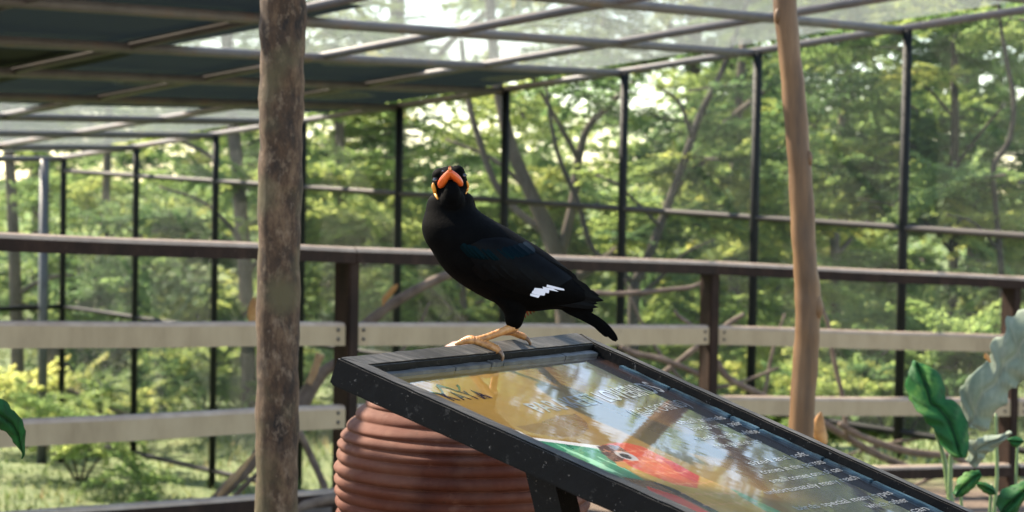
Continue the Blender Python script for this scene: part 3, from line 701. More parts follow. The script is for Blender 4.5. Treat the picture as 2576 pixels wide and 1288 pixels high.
rings = [(1750, 765, 1860, 762, 52, 12), (1717, 790, 1891, 786, 74, 8), (1706, 818, 1896, 812, 84, 4), (1701, 845, 1909, 836, 92, 2), (1693, 872, 1940, 860, 104, 0), (1687, 900, 1987, 888, 120, 0), (1689, 928, 2024, 908, 132, 0), (1701, 965, 2063, 932, 142, 0), (1726, 1003, 2100, 955, 148, 0),
         (1754, 1050, 2142, 980, 152, 0), (1792, 1096, 2190, 1012, 150, 0), (1845, 1138, 2240, 1050, 145, 0), (1908, 1176, 2284, 1086, 134, 0), (1972, 1208, 2318, 1124, 118, 0), (2045, 1232, 2345, 1146, 98, 0), (2120, 1246, 2368, 1168, 76, 0), (2190, 1240, 2382, 1190, 54, 0), (2236, 1238, 2376, 1204, 32, 0), (2284, 1256, 2374, 1222, 16, 0), (2326, 1274, 2376, 1246, 7, 0)]
body.add(*loft(interp_rings(rings, 4)))
body.add(*ellipsoid(1797, 727, 10, 69, 62, 66))                       # head
body.add(*ellipsoid(1760, 704, 22, 32, 31, 40)); body.add(*ellipsoid(1829, 694, 18, 32, 33, 40))   # the two sides of the brow
body.add(*ellipsoid(1760, 740, 20, 34, 40, 46)); body.add(*ellipsoid(1842, 735, 18, 30, 42, 46))    # cheeks
body.add(*ellipsoid(1808, 790, 36, 56, 58, 52))                       # throat
body.add(*ellipsoid(1811, 778, 92, 34, 52, 30)); body.add(*ellipsoid(1810, 806, 66, 52, 56, 44))    # chin feathers between the jaws
# thighs
body.add(*loft(interp_rings([(1960, 1195, 2110, 1180, 50, 40), (1995, 1225, 2108, 1225, 44, 40), (2016, 1255, 2100, 1262, 36, 38), (2020, 1285, 2092, 1290, 30, 34), (2028, 1302, 2082, 1308, 22, 30), (2040, 1313, 2070, 1316, 12, 28)], 3), 24))
body.add(*loft(interp_rings([(1985, 1195, 2120, 1180, 50, -50), (2010, 1235, 2112, 1232, 42, -50), (2026, 1270, 2096, 1275, 34, -46), (2040, 1296, 2085, 1303, 24, -40), (2050, 1314, 2076, 1318, 11, -36)], 3), 24))
m, t, b = new_mat('black_plumage')
n1 = noise(t, 60, 6, 0.6); n2 = noise(t, 420, 3, 0.6)
c = ramp(t, n1, [(0.3, (0.0006, 0.0006, 0.0007)), (0.7, (0.0016, 0.0016, 0.0016))])
t.links.new(c, b.inputs['Base Color']); b.inputs['Roughness'].default_value = 0.75; b.inputs['Specular IOR Level'].default_value = 0.04
b.inputs['Sheen Weight'].default_value = 0.0; b.inputs['Sheen Roughness'].default_value = 0.4
bump(t, b, n2, 0.4, 0.0012); M['plume'] = m
m, t, b = new_mat('wing_plumage'); n1 = noise(t, 90, 4, 0.6)
t.links.new(ramp(t, n1, [(0.35, (0.0008, 0.0008, 0.0010)), (0.65, (0.0012, 0.0018, 0.0024))]), b.inputs['Base Color']); b.inputs['Roughness'].default_value = 0.5; b.inputs['Specular IOR Level'].default_value = 0.06; bump(t, b, n1, 0.2, 0.001); M['plume_wing'] = m
m, t, b = new_mat('teal_sheen_plumage'); b.inputs['Base Color'].default_value = (0.0007, 0.0016, 0.0023, 1); b.inputs['Roughness'].default_value = 0.45; b.inputs['Specular IOR Level'].default_value = 0.09; b.inputs['Specular Tint'].default_value = (0.15, 0.7, 0.9, 1); M['plume_teal'] = m
bird = thing('mynah_bird', foot1, 'black bird with orange beak and yellow wattles perched on the sign frame', 'bird')
bo = obj('body', body.mesh('body', True), M['plume'], bird)
rm = bo.modifiers.new('remesh', 'REMESH'); rm.mode = 'VOXEL'; rm.voxel_size = 0.0016; rm.use_smooth_shade = True
smo = bo.modifiers.new('smooth', 'SMOOTH'); smo.factor = 0.5; smo.iterations = 7
bvh = BVHTree.FromPolygons([Vector(v) for v in body.v], body.f, all_triangles=False)
def on_body(fx, fy, lift=2.0):
    """point on the near side of the bird under photograph pixel (fx, fy)"""
    r = ray(fx / FD, fy / FD).normalized(); h = bvh.ray_cast(CAM, r)
    p = h[0] if h[0] is not None else bp(fx, fy, 10)
    return p - r * lift * FX
# feathers: flat tapering blades laid on the body or standing free
def blade(name, pts, wid, mat, lift=3.0, on=True, dz=0.0, dz2=None, n=14, tipround=0.35, parent=None):
    L = smooth_line(pts, max(2, n // (len(pts) - 1))); vs_, fs_ = [], []; K = len(L)
    for i, q in enumerate(L):
        a, b2 = L[max(i - 1, 0)], L[min(i + 1, K - 1)]; d = np.array([b2[0] - a[0], b2[1] - a[1]]); d /= np.linalg.norm(d) + 1e-9; nn = np.array([-d[1], d[0]])
        e = i / (K - 1); ww = wid * (min(1, e / 0.12) ** 0.5 * 0.5 + 0.5) * (1 if e < 1 - tipround else max(0.05, math.sqrt(max(0, 1 - ((e - (1 - tipround)) / tipround) ** 2))))
        z = dz if dz2 is None else dz + (dz2 - dz) * e
        for sgn, hh in ((-1, 0.0), (0, 1.6), (1, 0.0)):
            x, y = q[0] + sgn * nn[0] * ww / 2, q[1] + sgn * nn[1] * ww / 2
            vs_.append(on_body(x, y, lift + hh) if on else bp(x, y, z + hh))
        for sgn in (1, -1):
            x, y = q[0] + sgn * nn[0] * ww / 2, q[1] + sgn * nn[1] * ww / 2
            vs_.append((on_body(x, y, lift - 2.0)) if on else bp(x, y, z - 2.0))
    for i in range(K - 1):
        for j in range(5): fs_.append((i * 5 + j, i * 5 + (j + 1) % 5, (i + 1) * 5 + (j + 1) % 5, (i + 1) * 5 + j))
    fs_ += [tuple(range(5)), tuple(reversed(range((K - 1) * 5, K * 5)))]
    return obj(name, MB().add(vs_, fs_).mesh(name, False), mat, parent or bird)
# folded wing: long flight feathers towards the tail, then shorter rows over them
WE = [((2010, 1150), (2180, 1196), (2392, 1228), 30, 4), ((2030, 1130), (2200, 1176), (2390, 1214), 34, 6), ((2050, 1105), (2220, 1155), (2413, 1202), 36, 8),
      ((2060, 1080), (2210, 1130), (2396, 1182), 36, 10), ((2080, 1050), (2220, 1100), (2360, 1156), 34, 11), ((2090, 1020), (2210, 1066), (2310, 1118), 34, 12)]
wr = interp_rings([(1868, 985, 1930, 955), (1880, 1030, 2020, 950), (1930, 1095, 2100, 985), (2000, 1140, 2170, 1028), (2080, 1175, 2240, 1075), (2160, 1195, 2290, 1112)], 4); wv, wf = [], []
for (x0, y0, x1, y1) in wr:
    for j in range(13):
        e = j / 12; wv.append(on_body(x0 + (x1 - x0) * e, y0 + (y1 - y0) * e, 1.0 + 5.0 * math.sin(math.pi * e)))
wf = [(i * 13 + j, i * 13 + j + 1, (i + 1) * 13 + j + 1, (i + 1) * 13 + j) for i in range(len(wr) - 1) for j in range(12)]
wing = obj('wing', MB().add(wv, wf).mesh('wing', True), M['plume_wing'], bird)
for (a, b2, c2, ww, lf_) in WE:
    blade('flight_feather', [a, b2, c2], ww, M['plume_wing'], dz=120 - lf_, dz2=40 - lf_, on=False, parent=wing, tipround=0.25)
for i in range(13):
    e = i / 12; x, y = 1872 + 245 * e, 1012 + 22 * math.sin(e * 3.1) - 14 * e
    blade('covert_feather', [(x - 26, y - 34 + 8 * e), (x, y - 6), (x + 22, y + 16 - 4 * e)], 30, M['plume_teal'], lift=4 + 0.5 * (i % 3), parent=wing, tipround=0.4)
for i in range(8):
    e = i / 7; x, y = 1930 + 240 * e, 1098 + 10 * e
    blade('covert_feather', [(x - 34, y - 36), (x, y - 4), (x + 30, y + 18)], 40, M['plume_wing'], lift=4 + i % 2, parent=wing, tipround=0.4)
# white patch of the flight feathers
m, t, b = new_mat('white_plumage'); b.inputs['Base Color'].default_value = (0.62, 0.61, 0.66, 1); b.inputs['Roughness'].default_value = 0.6; M['plume_white'] = m
def zq(x, y): return (1600 + x * 0.3883, 900 + y * 0.3883)
WH = [[(1340, 700), (1440, 716), (1420, 743), (1338, 720)], [(1364, 670), (1492, 690), (1482, 720), (1440, 716), (1350, 698)], [(1384, 642), (1470, 650), (1532, 664), (1526, 697), (1370, 670)], [(1462, 630), (1568, 648), (1626, 682), (1556, 668), (1470, 650)], [(1508, 608), (1680, 652), (1686, 669), (1630, 662), (1568, 648), (1502, 632)]]
for poly in WH:
    pp_ = [zq(*q) for q in poly]; fr = [bp(x, y, 136 - 0.15 * (x - 2120)) for x, y in pp_]; bk = [bp(x, y, 131 - 0.15 * (x - 2120)) for x, y in pp_]; k = len(fr)
    fs_ = [tuple(range(k)), tuple(reversed(range(k, 2 * k)))] + [(i, (i + 1) % k, k + (i + 1) % k, k + i) for i in range(k)]
    obj('white_feather', MB().add(fr + bk, fs_).mesh('white_feather'), M['plume_white'], wing)
# tail feathers
for i, (a, mid_, tip, ww, dz) in enumerate([((2244, 1232), (2374, 1296), (2430, 1348), 20, 6), ((2252, 1222), (2388, 1292), (2464, 1366), 22, 10), ((2266, 1210), (2400, 1284), (2471, 1360), 22, 14), ((2246, 1234), (2360, 1286), (2418, 1338), 18, 0), ((2260, 1216), (2394, 1288), (2468, 1364), 24, -8)]):
    blade('tail_feather', [a, mid_, tip], ww, M['plume'], on=False, dz=dz, n=16, tipround=0.22)
# ragged neck and belly feathers along the outline
for (a, b2, ww) in [((1730, 800), (1716, 846), 24), ((1728, 826), (1706, 876), 26), ((1720, 852), (1699, 904), 26), ((1714, 872), (1696, 926), 26), ((1726, 812), (1711, 862), 23), ((1888, 800), (1901, 838), 16), ((1893, 822), (1908, 852), 14), ((1716, 890), (1701, 938), 24)]:
    blade('neck_feather', [a, ((a[0] + b2[0]) / 2 - 1, (a[1] + b2[1]) / 2), b2], ww, M['plume'], on=False, dz=4, n=8, tipround=0.6)
m, t, b = new_mat('rusty_down'); b.inputs['Base Color'].default_value = (0.24, 0.055, 0.016, 1); b.inputs['Roughness'].default_value = 0.8; M['down'] = m
for (a, b2) in [((2092, 1238), (2103, 1274)), ((2102, 1232), (2114, 1265)), ((2112, 1228), (2126, 1258)), ((2122, 1226), (2138, 1252)), ((2084, 1244), (2100, 1270))]:
    blade('vent_feather', [a, ((a[0] + b2[0]) / 2, (a[1] + b2[1]) / 2), b2], 9, M['down'], on=False, dz=-6, n=6, tipround=0.7)
# beak
m, t, b = new_mat('orange_beak'); n1 = noise(t, 90, 5, 0.6)
t.links.new(ramp(t, n1, [(0.3, (0.46, 0.055, 0.008)), (0.6, (0.60, 0.10, 0.014)), (0.85, (0.72, 0.22, 0.06))]), b.inputs['Base Color']); b.inputs['Roughness'].default_value = 0.28; b.inputs['Subsurface Weight'].default_value = 0.1; b.inputs['Subsurface Radius'].default_value = (0.003, 0.001, 0.0005)
bump(t, b, n1, 0.15, 0.001); M['beak'] = m
m, t, b = new_mat('pale_beak_tip'); b.inputs['Base Color'].default_value = (0.74, 0.30, 0.11, 1); b.inputs['Roughness'].default_value = 0.25; M['beak_tip'] = m
def bill(rows, n=20):
    vs_, fs_ = [], []
    for (cx, cy, cz, rx, ry, ang) in rows:
        for j in range(n):
            a = 2 * math.pi * j / n; x = rx * math.cos(a); y = ry * math.sin(a); vs_.append(bp(cx + x * math.cos(ang), cy + x * math.sin(ang) + y * 0.75, cz - y * 0.66))
    k = len(rows)
    for i in range(k - 1):
        for j in range(n): fs_.append((i * n + j, i * n + (j + 1) % n, (i + 1) * n + (j + 1) % n, (i + 1) * n + j))
    fs_ += [tuple(reversed(range(n))), tuple(range((k - 1) * n, k * n))]
    return vs_, fs_
bk = MB().add(*bill(interp_rings([(1803, 738, 48, 28, 22, -0.06), (1804, 726, 66, 26, 20, -0.06), (1804, 712, 84, 21, 17, -0.05), (1804, 698, 100, 15, 14, -0.04), (1803, 686, 110, 10.5, 10, -0.03), (1803, 677, 117, 7, 7, 0), (1803, 669, 121, 2.5, 3, 0)], 4)))
for pts in ([(1803, 690, 110, 9), (1790, 707, 98, 14), (1777, 725, 84, 17.5), (1767, 741, 70, 16), (1762, 750, 60, 9)], [(1804, 690, 110, 9), (1817, 704, 98, 14), (1830, 719, 84, 17), (1841, 734, 70, 15), (1847, 744, 60, 8)]):
    L = smooth_line(pts, 5); bk.add(*tube([bp(q[0], q[1], q[2]) for q in L], [q[3] * FX for q in L], 14))
beak = obj('beak', bk.mesh('beak', True), M['beak'], bird)
rm = beak.modifiers.new('remesh', 'REMESH'); rm.mode = 'VOXEL'; rm.voxel_size = 0.0009; rm.use_smooth_shade = True
smo = beak.modifiers.new('smooth', 'SMOOTH'); smo.factor = 0.5; smo.iterations = 4
obj('beak_tip', MB().add(*ellipsoid(1803, 680, 114, 6, 9, 6, 0.1)).mesh('beak_tip', True), M['beak_tip'], beak)
# wattles, eyes, nostril
m, t, b = new_mat('yellow_wattle'); b.inputs['Base Color'].default_value = (0.66, 0.27, 0.035, 1); b.inputs['Roughness'].default_value = 0.45; b.inputs['Subsurface Weight'].default_value = 0.1; b.inputs['Subsurface Radius'].default_value = (0.002, 0.001, 0.0005); M['wattle'] = m
for pts in ([(1733, 732, 4), (1734, 745, 8), (1738, 760, 8), (1742, 776, 6.5), (1748, 790, 4.5), (1752, 797, 2.5)], [(1867, 724, 3), (1870, 737, 6), (1870, 750, 6), (1868, 764, 4.5), (1863, 775, 2.5)]):
    L = smooth_line(pts, 5); obj('wattle', MB().add(*tube([on_body(q[0], q[1], 2.5) for q in L], [q[2] * FX for q in L], 10)).mesh('wattle', True), M['wattle'], bird)
m, t, b = new_mat('glossy_eye'); b.inputs['Base Color'].default_value = (0.006, 0.005, 0.005, 1); b.inputs['Roughness'].default_value = 0.03; b.inputs['Coat Weight'].default_value = 1.0; M['eye'] = m
m, t, b = new_mat('eyelid'); b.inputs['Base Color'].default_value = (0.02, 0.02, 0.022, 1); b.inputs['Roughness'].default_value = 0.6; M['lid'] = m
for ex, ey, er in ((1741, 722, 10.5), (1857, 704, 9)):
    p = on_body(ex, ey, 3)
    bm = bmesh.new(); bmesh.ops.create_uvsphere(bm, u_segments=20, v_segments=14, radius=er * FX); bmesh.ops.translate(bm, vec=p, verts=bm.verts); me = bpy.data.meshes.new('eye'); bm.to_mesh(me); bm.free(); me.polygons.foreach_set('use_smooth', [True] * len(me.polygons))
    ey_o = obj('eye', me, M['eye'], bird)
    rr = [p - FW * (er * 0.35 * FX) + RT * (er * 1.02 * FX * math.cos(a)) + UP * (er * 1.1 * FX * math.sin(a)) for a in np.linspace(0, 2 * math.pi, 22)]
    obj('eyelid', MB().add(*tube(rr, 0.9 * FX, 6)).mesh('eyelid', True), M['lid'], ey_o)
p = on_body(1774, 689, 0); obj('nostril', MB().add(*ellipsoid(1774, 689, 62, 5, 5, 5)).mesh('nostril', True), M['eye'], bird)
# legs and feet
m, t, b = new_mat('orange_scaly_leg'); n1 = noise(t, 120, 6, 0.65)
t.links.new(ramp(t, n1, [(0.28, (0.20, 0.075, 0.022)), (0.5, (0.40, 0.17, 0.05)), (0.75, (0.54, 0.29, 0.12))]), b.inputs['Base Color']); b.inputs['Roughness'].default_value = 0.42; bump(t, b, n1, 0.5, 0.0012); M['leg'] = m
m, t, b = new_mat('brown_claw'); b.inputs['Base Color'].default_value = (0.16, 0.085, 0.045, 1); b.inputs['Roughness'].default_value = 0.3; M['claw'] = m
def toe(name, pts, mat, parent=bird, off=0.0, ringy=0.10, sub=8, n=12):
    L = smooth_line(pts, sub); K = len(L)
    def bpf(i, j): return 1 + ringy * (1 if i % 3 == 0 else -0.4) * (0.5 + 0.5 * math.cos(2 * math.pi * j / n))
    return obj(name, MB().add(*tube([bp(q[0], q[1], q[3] + off) for q in L], [q[2] * FX * 1.28 for q in L], n, True, bpf)).mesh(name, True), mat, parent)
def dz_at(fx, fy, h=0.0):           # depth offset (photograph pixels) of the frame's top face under a pixel
    p = hit_plane(fx / FD, fy / FD, SA + SN * h, SN); return (DB - (p - CAM).dot(FW)) / FX
za, zb_ = dz_at(1905, 1372), dz_at(2050, 1352)
l1 = toe('leg', [(2056, 1306, 14, 30), (2030, 1316, 14, 34), (1985, 1333, 11.5, za * 0.6 + 10), (1940, 1349, 11.5, za * 0.9 + 6), (1905, 1360, 14, za + 6), (1885, 1362, 12, za + 6)], M['leg'], ringy=0.06)
toe('toe', [(1900, 1358, 12, za + 8), (1870, 1360, 10.5, za + 10), (1845, 1366, 8.5, za + 14), (1822, 1373, 4, za + 18)], M['leg'], l1)
toe('toe', [(1905, 1362, 13, za + 10), (1935, 1370, 13, za + 12), (1962, 1381, 13.5, za + 14), (1984, 1392, 13, za + 16), (1996, 1404, 11, za + 18)], M['leg'], l1)
toe('toe', [(1898, 1356, 11, za - 4), (1880, 1352, 10, za - 16), (1862, 1356, 8, za - 26), (1842, 1362, 5, za - 34)], M['leg'], l1)
toe('claw', [(1990, 1398, 8.5, za + 18), (2004, 1408, 7.5, za + 20), (2011, 1424, 5.5, za + 22), (2008, 1438, 3.5, za + 22), (2001, 1448, 1.2, za + 20)], M['claw'], l1, ringy=0)
l2 = toe('leg', [(2064, 1308, 13, -36), (2052, 1318, 12, -42), (2036, 1331, 12, zb_ * 0.8 - 8), (2024, 1340, 12, zb_ + 2)], M['leg'], ringy=0.06)
toe('toe', [(2024, 1338, 11, zb_ + 2), (2012, 1344, 9, zb_ - 2), (2000, 1351, 5, zb_ - 6)], M['leg'], l2)
toe('toe', [(2024, 1338, 11.5, zb_ + 4), (2048, 1341, 11.5, zb_ + 6), (2072, 1350, 11, zb_ + 8), (2094, 1358, 11, zb_ + 10), (2106, 1366, 9, zb_ + 12)], M['leg'], l2)
toe('claw', [(2100, 1361, 8, zb_ + 12), (2115, 1372, 7, zb_ + 14), (2123, 1386, 5, zb_ + 14), (2121, 1402, 1.2, zb_ + 14)], M['claw'], l2, ringy=0)

# ------------------------------------------------------------------ perch branches between the railing and the cage wall
BR = [('perch_branch', 'thick weathered perch branch rising diagonally behind the bird', [(880, 845, 26), (935, 804, 27), (985, 766, 26), (1060, 722, 25), (1135, 688, 23), (1230, 652, 21), (1330, 625, 18)], 9.2, 'branch'),
      ('perch_branch', 'thin bare branch running level from behind the tail to a railing post', [(1400, 742, 12), (1470, 736, 13), (1560, 739, 13), (1680, 729, 12), (1740, 722, 11), (1790, 700, 7)], 9.6, 'branch'),
      ('perch_branch', 'crooked branch sloping down to the right behind the sign edge', [(1560, 872, 13), (1598, 890, 15), (1659, 902, 15), (1702, 918, 15), (1756, 940, 15), (1800, 962, 13)], 9.3, 'branch'),
      ('perch_branch', 'pale branch rising to the right behind the railing post', [(1640, 962, 15), (1681, 930, 15), (1756, 872, 15), (1831, 816, 14), (1872, 790, 11)], 9.7, 'branch'),
      ('perch_branch', 'bent branch leaning down right between the two right-hand poles', [(1798, 900, 14), (1812, 925, 18), (1831, 950, 18), (1870, 972, 17), (1915, 994, 16), (1990, 1030, 15)], 9.4, 'branch'),
      ('perch_branch', 'short snapped twig poking up above the upper board', [(1695, 780, 8), (1708, 796, 10), (1735, 815, 10), (1765, 840, 10)], 9.6, 'branch'),
      ('perch_branch', 'thin dark crooked stem right of the slender pole', [(2050, 700, 7), (2070, 778, 10), (2086, 825, 12), (2095, 888, 12), (2108, 950, 12), (2120, 1000, 12), (2130, 1100, 13)], 9.3, 'branch'),
      ('broken_log', 'broken pale log propped behind the mottled pole', [(735, 1050, 40), (762, 1008, 42), (792, 962, 36), (815, 935, 30), (860, 905, 24)], 7.6, 'branch'),
      ('broken_log', 'splintered log end at lower left of the mottled pole', [(535, 1262, 18), (560, 1238, 30), (591, 1208, 32), (631, 1168, 30), (655, 1135, 28), (690, 1100, 26)], 7.2, 'branch'),
      ('perch_branch', 'thin stick leaning on the lower board beside the jar', [(735, 1060, 18), (762, 1105, 18), (790, 1165, 18), (816, 1224, 17), (840, 1290, 16)], 7.7, 'branch'),
      ('perch_branch', 'thick stick lying low between the mottled pole and the jar', [(690, 1296, 22), (752, 1276, 24), (800, 1262, 26), (850, 1250, 26), (900, 1240, 24)], 6.6, 'branch'),
      ('perch_branch', 'thin stick below the splintered log end', [(588, 1250, 11), (610, 1228, 12), (637, 1202, 12), (668, 1175, 11)], 7.3, 'branch'),
      ('perch_branch', 'long fallen branch sloping down behind the sign at right', [(2040, 1048, 17), (2085, 1073, 18), (2173, 1126, 19), (2230, 1155, 19), (2270, 1170, 18), (2340, 1200, 15)], 9.35, 'branch'),
      ('perch_branch', 'fallen branch lying along the foot of the mesh wall', [(2110, 1066, 14), (2146, 1087, 16), (2216, 1117, 18), (2304, 1139, 19), (2392, 1146, 17), (2430, 1162, 15), (2520, 1185, 12)], 9.25, 'branch'),
      ('perch_branch', 'short twig on the soil under the right-hand bottom rail', [(2300, 1222, 9), (2335, 1206, 10), (2370, 1190, 8)], 9.0, 'branch'),
      ('perch_branch', 'thin dead branch fanning up left behind the right-hand railing post', [(1770, 1010, 10), (1700, 940, 10), (1640, 860, 9), (1600, 780, 7), (1570, 700, 5)], 10.4, 'branch'),
      ('perch_branch', 'thin dead branch crossing behind the lower boards at centre', [(1500, 930, 8), (1600, 960, 10), (1720, 985, 10), (1850, 965, 9), (1960, 925, 7)], 10.2, 'branch'),
      ('perch_branch', 'slender dead stem leaning right beside the slender pole', [(1900, 1080, 12), (1925, 980, 11), (1945, 880, 9), (1975, 790, 7)], 10.3, 'branch'),
      ('perch_branch', 'thin forked stick leaning behind the jar and the left railing post', [(960, 1000, 10), (1000, 900, 10), (1050, 830, 8), (1080, 760, 6)], 10.0, 'branch'),
      ('perch_branch', 'pale stick lying low between the two right railing posts', [(2120, 1150, 9), (2220, 1120, 10), (2330, 1100, 9), (2440, 1090, 7)], 10.0, 'branch'),
      ('leaning_trunk', 'thick bare trunk leaning outside the mesh wall at far left', [(60, 810, 40), (125, 885, 44), (185, 972, 48), (250, 1052, 48), (320, 1130, 46), (430, 1262, 46), (520, 1380, 44)], 17.0, 'bark'),
      ('perch_branch', 'branch crossing level behind the left steel posts', [(-60, 955, 10), (40, 962, 12), (100, 965, 14), (180, 985, 14), (260, 1018, 12), (330, 1050, 8)], 15.6, 'bark')]
for nm, lb, pts, d, mt in BR:
    o, pos, r = px_tube(nm, pts, d, M[mt], 12, 6); tag(o, lb, 'log' if 'log' in nm else ('trunk' if 'trunk' in nm else 'branch'))
# cut stubs and pale broken faces on the logs
def stub(lb, pts, d):
    o, _, _ = px_tube('branch_stub', pts, d, M['cut_wood'], 10, 5); tag(o, lb, 'branch')
stub('pale snapped branch stub standing up from the broken log', [(776, 965, 18), (788, 940, 19), (798, 912, 20), (806, 890, 22)], 7.5)
stub('pale split face on the splintered log end', [(548, 1252, 10), (585, 1206, 20), (600, 1190, 16), (628, 1155, 9), (642, 1140, 5)], 7.08)
# dry curled leaves
M['dry_leaf'] = mat_noise('dry_orange_leaf', [(0.3, (0.20, 0.085, 0.025)), (0.55, (0.40, 0.19, 0.055)), (0.8, (0.52, 0.30, 0.12))], 18, None, 0.6, 0.3, 0.003)
def curled_leaf(lb, pts, d, curl=0.8):
    L = smooth_line(pts, 6); vs_, fs_ = [], []; n = 8
    for i, q in enumerate(L):
        a, b2 = L[max(i - 1, 0)], L[min(i + 1, len(L) - 1)]; dd = np.array([b2[0] - a[0], b2[1] - a[1]]); dd /= np.linalg.norm(dd) + 1e-9
        for j in range(n + 1):
            e = (j / n - 0.5) * 2; ang = e * curl * 1.6; x = q[2] / 2 * math.sin(ang) / max(0.3, math.sin(min(1.57, curl * 1.6))); dep = q[2] / 2 * (1 - math.cos(ang)) * d / FP
            vs_.append(P(q[0] - dd[1] * x, q[1] + dd[0] * x, d) + FW * dep)
    for i in range(len(L) - 1):
        for j in range(n): fs_.append((i * (n + 1) + j, i * (n + 1) + j + 1, (i + 1) * (n + 1) + j + 1, (i + 1) * (n + 1) + j))
    o = obj('dry_leaf', MB().add(vs_, fs_).mesh('dry_leaf', True), M['dry_leaf']); sd = o.modifiers.new('s', 'SOLIDIFY'); sd.thickness = 0.002
    tag(o, lb, 'leaf'); return o
curled_leaf('orange dry leaf standing on the upper board beside the mottled pole', [(640, 748, 4), (636, 766, 20), (634, 790, 26), (636, 812, 22)], 6.9)
dl = curled_leaf('orange dry curled leaf beside the foot of the slender pole', [(2066, 1036, 3), (2063, 1055, 24), (2062, 1080, 34), (2070, 1105, 30), (2078, 1118, 10)], 5.2)
sp0 = P(2076, 1112, 5.21); obj('stalk', MB().add(*tube([sp0, sp0 + Vector((0.02, 0.02, -0.3)), Vector((sp0.x + 0.03, sp0.y + 0.03, float(ground_z(sp0.x, sp0.y)) - 0.02))], [0.003, 0.004, 0.005], 6)).mesh('stalk', True), M['branch'], dl)
curled_leaf('curled orange leaf caught on the diagonal perch branch', [(962, 770, 4), (968, 752, 14), (980, 738, 14), (992, 724, 13), (1000, 716, 4)], 9.05)
curled_leaf('small yellow dry leaf beside the right-hand pale leaf', [(2478, 888, 3), (2484, 898, 14), (2492, 912, 3)], 4.3)

# ------------------------------------------------------------------ broad-leaved plants
def plant_mat(name, stops, vein, rough=0.45, trans=0.25):
    m, t, b = new_mat(name); n1 = noise(t, 14, 5, 0.6); c = ramp(t, n1, stops)
    at = t.nodes.new('ShaderNodeAttribute'); at.attribute_name = 'vein'; c = mix(t, at.outputs['Fac'], c, vein)
    t.links.new(c, b.inputs['Base Color']); b.inputs['Roughness'].default_value = rough; b.inputs['Specular IOR Level'].default_value = 0.25; bump(t, b, at.outputs['Fac'], 0.5, 0.004)
    tr = t.nodes.new('ShaderNodeBsdfTranslucent'); t.links.new(c, tr.inputs['Color']); mx = t.nodes.new('ShaderNodeMixShader'); mx.inputs[0].default_value = trans
    t.links.new(b.outputs[0], mx.inputs[1]); t.links.new(tr.outputs[0], mx.inputs[2]); t.links.new(mx.outputs[0], t.nodes['Material Output'].inputs['Surface']); return m
M['taro_green'] = plant_mat('taro_leaf_green', [(0.3, (0.006, 0.055, 0.014)), (0.55, (0.014, 0.12, 0.028)), (0.78, (0.13, 0.28, 0.05))], (0.008, 0.045, 0.013), 0.6, 0.35)
M['taro_pale'] = plant_mat('taro_leaf_pale_underside', [(0.3, (0.15, 0.20, 0.15)), (0.6, (0.24, 0.29, 0.23)), (0.8, (0.34, 0.38, 0.31))], (0.32, 0.36, 0.29), 0.75, 0.3)
M['stem'] = mat_noise('green_stem', [(0.3, (0.06, 0.12, 0.04)), (0.7, (0.15, 0.22, 0.09))], 10, (1, 1, 0.3), 0.5, 0.2, 0.002)
def broad_leaf(name, left, right, d, mat, parent, belly=0.03, tilt=0.0, wav=0.006, na=26, nb=16):
    """leaf sheet between its two outlines (picture points), bellied and waved, with a vein map"""
    def res(pts, n):
        p = np.array(pts, float); l = np.concatenate([[0], np.cumsum(np.linalg.norm(np.diff(p, axis=0), axis=1))]); q = np.linspace(0, l[-1], n)
        return np.stack([np.interp(q, l, p[:, 0]), np.interp(q, l, p[:, 1])], 1)
    edge = np.abs(rng.normal(0, 0.04, na)) * (np.arange(na) % 3 > 0); edge[0] = edge[-1] = 0
    a, b2 = res(smooth_line(left, 5), na), res(smooth_line(right, 5), na); vs_, fs_, ve = [], [], []
    for i in range(na):
        for j in range(nb + 1):
            e = j / nb; rg = edge[i % len(edge)] * (1 if j in (0, nb) else 0); e = e + (rg if j == 0 else -rg); q = a[i] * (1 - e) + b2[i] * e; h = belly * (1 - (2 * e - 1) ** 2) - belly * 0.9 * math.exp(-((e - 0.5) / 0.07) ** 2) + wav * (math.sin(i * 0.9 + (8 * abs(e - 0.5)) + 1.3 * math.sin(i * 0.37)) + 0.7 * math.sin(i * 0.41 + 3 * e + 2)) * (0.15 + abs(e - 0.5) * 1.5)
            vs_.append(P(q[0], q[1], d + tilt * (i / na - 0.5)) - FW * h)
            vv = max(math.exp(-((e - 0.5) / 0.035) ** 2), 0.8 * max(0, 1 - abs(((i + 9 * abs(e - 0.5)) % 5) - 2.5) / 0.55))
            ve.append(min(1, vv))
    for i in range(na - 1):
        for j in range(nb): fs_.append((i * (nb + 1) + j, i * (nb + 1) + j + 1, (i + 1) * (nb + 1) + j + 1, (i + 1) * (nb + 1) + j))
    me = MB().add(vs_, fs_).mesh(name, True); at = me.attributes.new('vein', 'FLOAT', 'POINT'); at.data.foreach_set('value', ve)
    o = obj(name, me, mat, parent); sd = o.modifiers.new('s', 'SOLIDIFY'); sd.thickness = 0.0012; return o
def pstem(pts, d, parent, name='stem'): return px_tube(name, pts, d, M['stem'], 8, 5, parent)[0]
td = 4.2
gz_ = lambda x, d: 644 - ((Vector((P(x, 644, d).x, P(x, 644, d).y, float(ground_z(P(x, 644, d).x, P(x, 644, d).y)))) - CAM).dot(UP)) / d * FP
t1 = thing('taro_plant', P(2390, 1500, td), 'broad leaved plant with a dark green upright leaf and large pale leaf at right', 'plant')
broad_leaf('leaf', [(2298, 906), (2280, 950), (2284, 995), (2310, 1042), (2348, 1082), (2374, 1128), (2400, 1150)], [(2300, 908), (2352, 930), (2377, 965), (2380, 1004), (2404, 1006), (2428, 1044), (2438, 1102), (2428, 1150)], td, M['taro_green'], t1, 0.02, -0.1, 0.008)
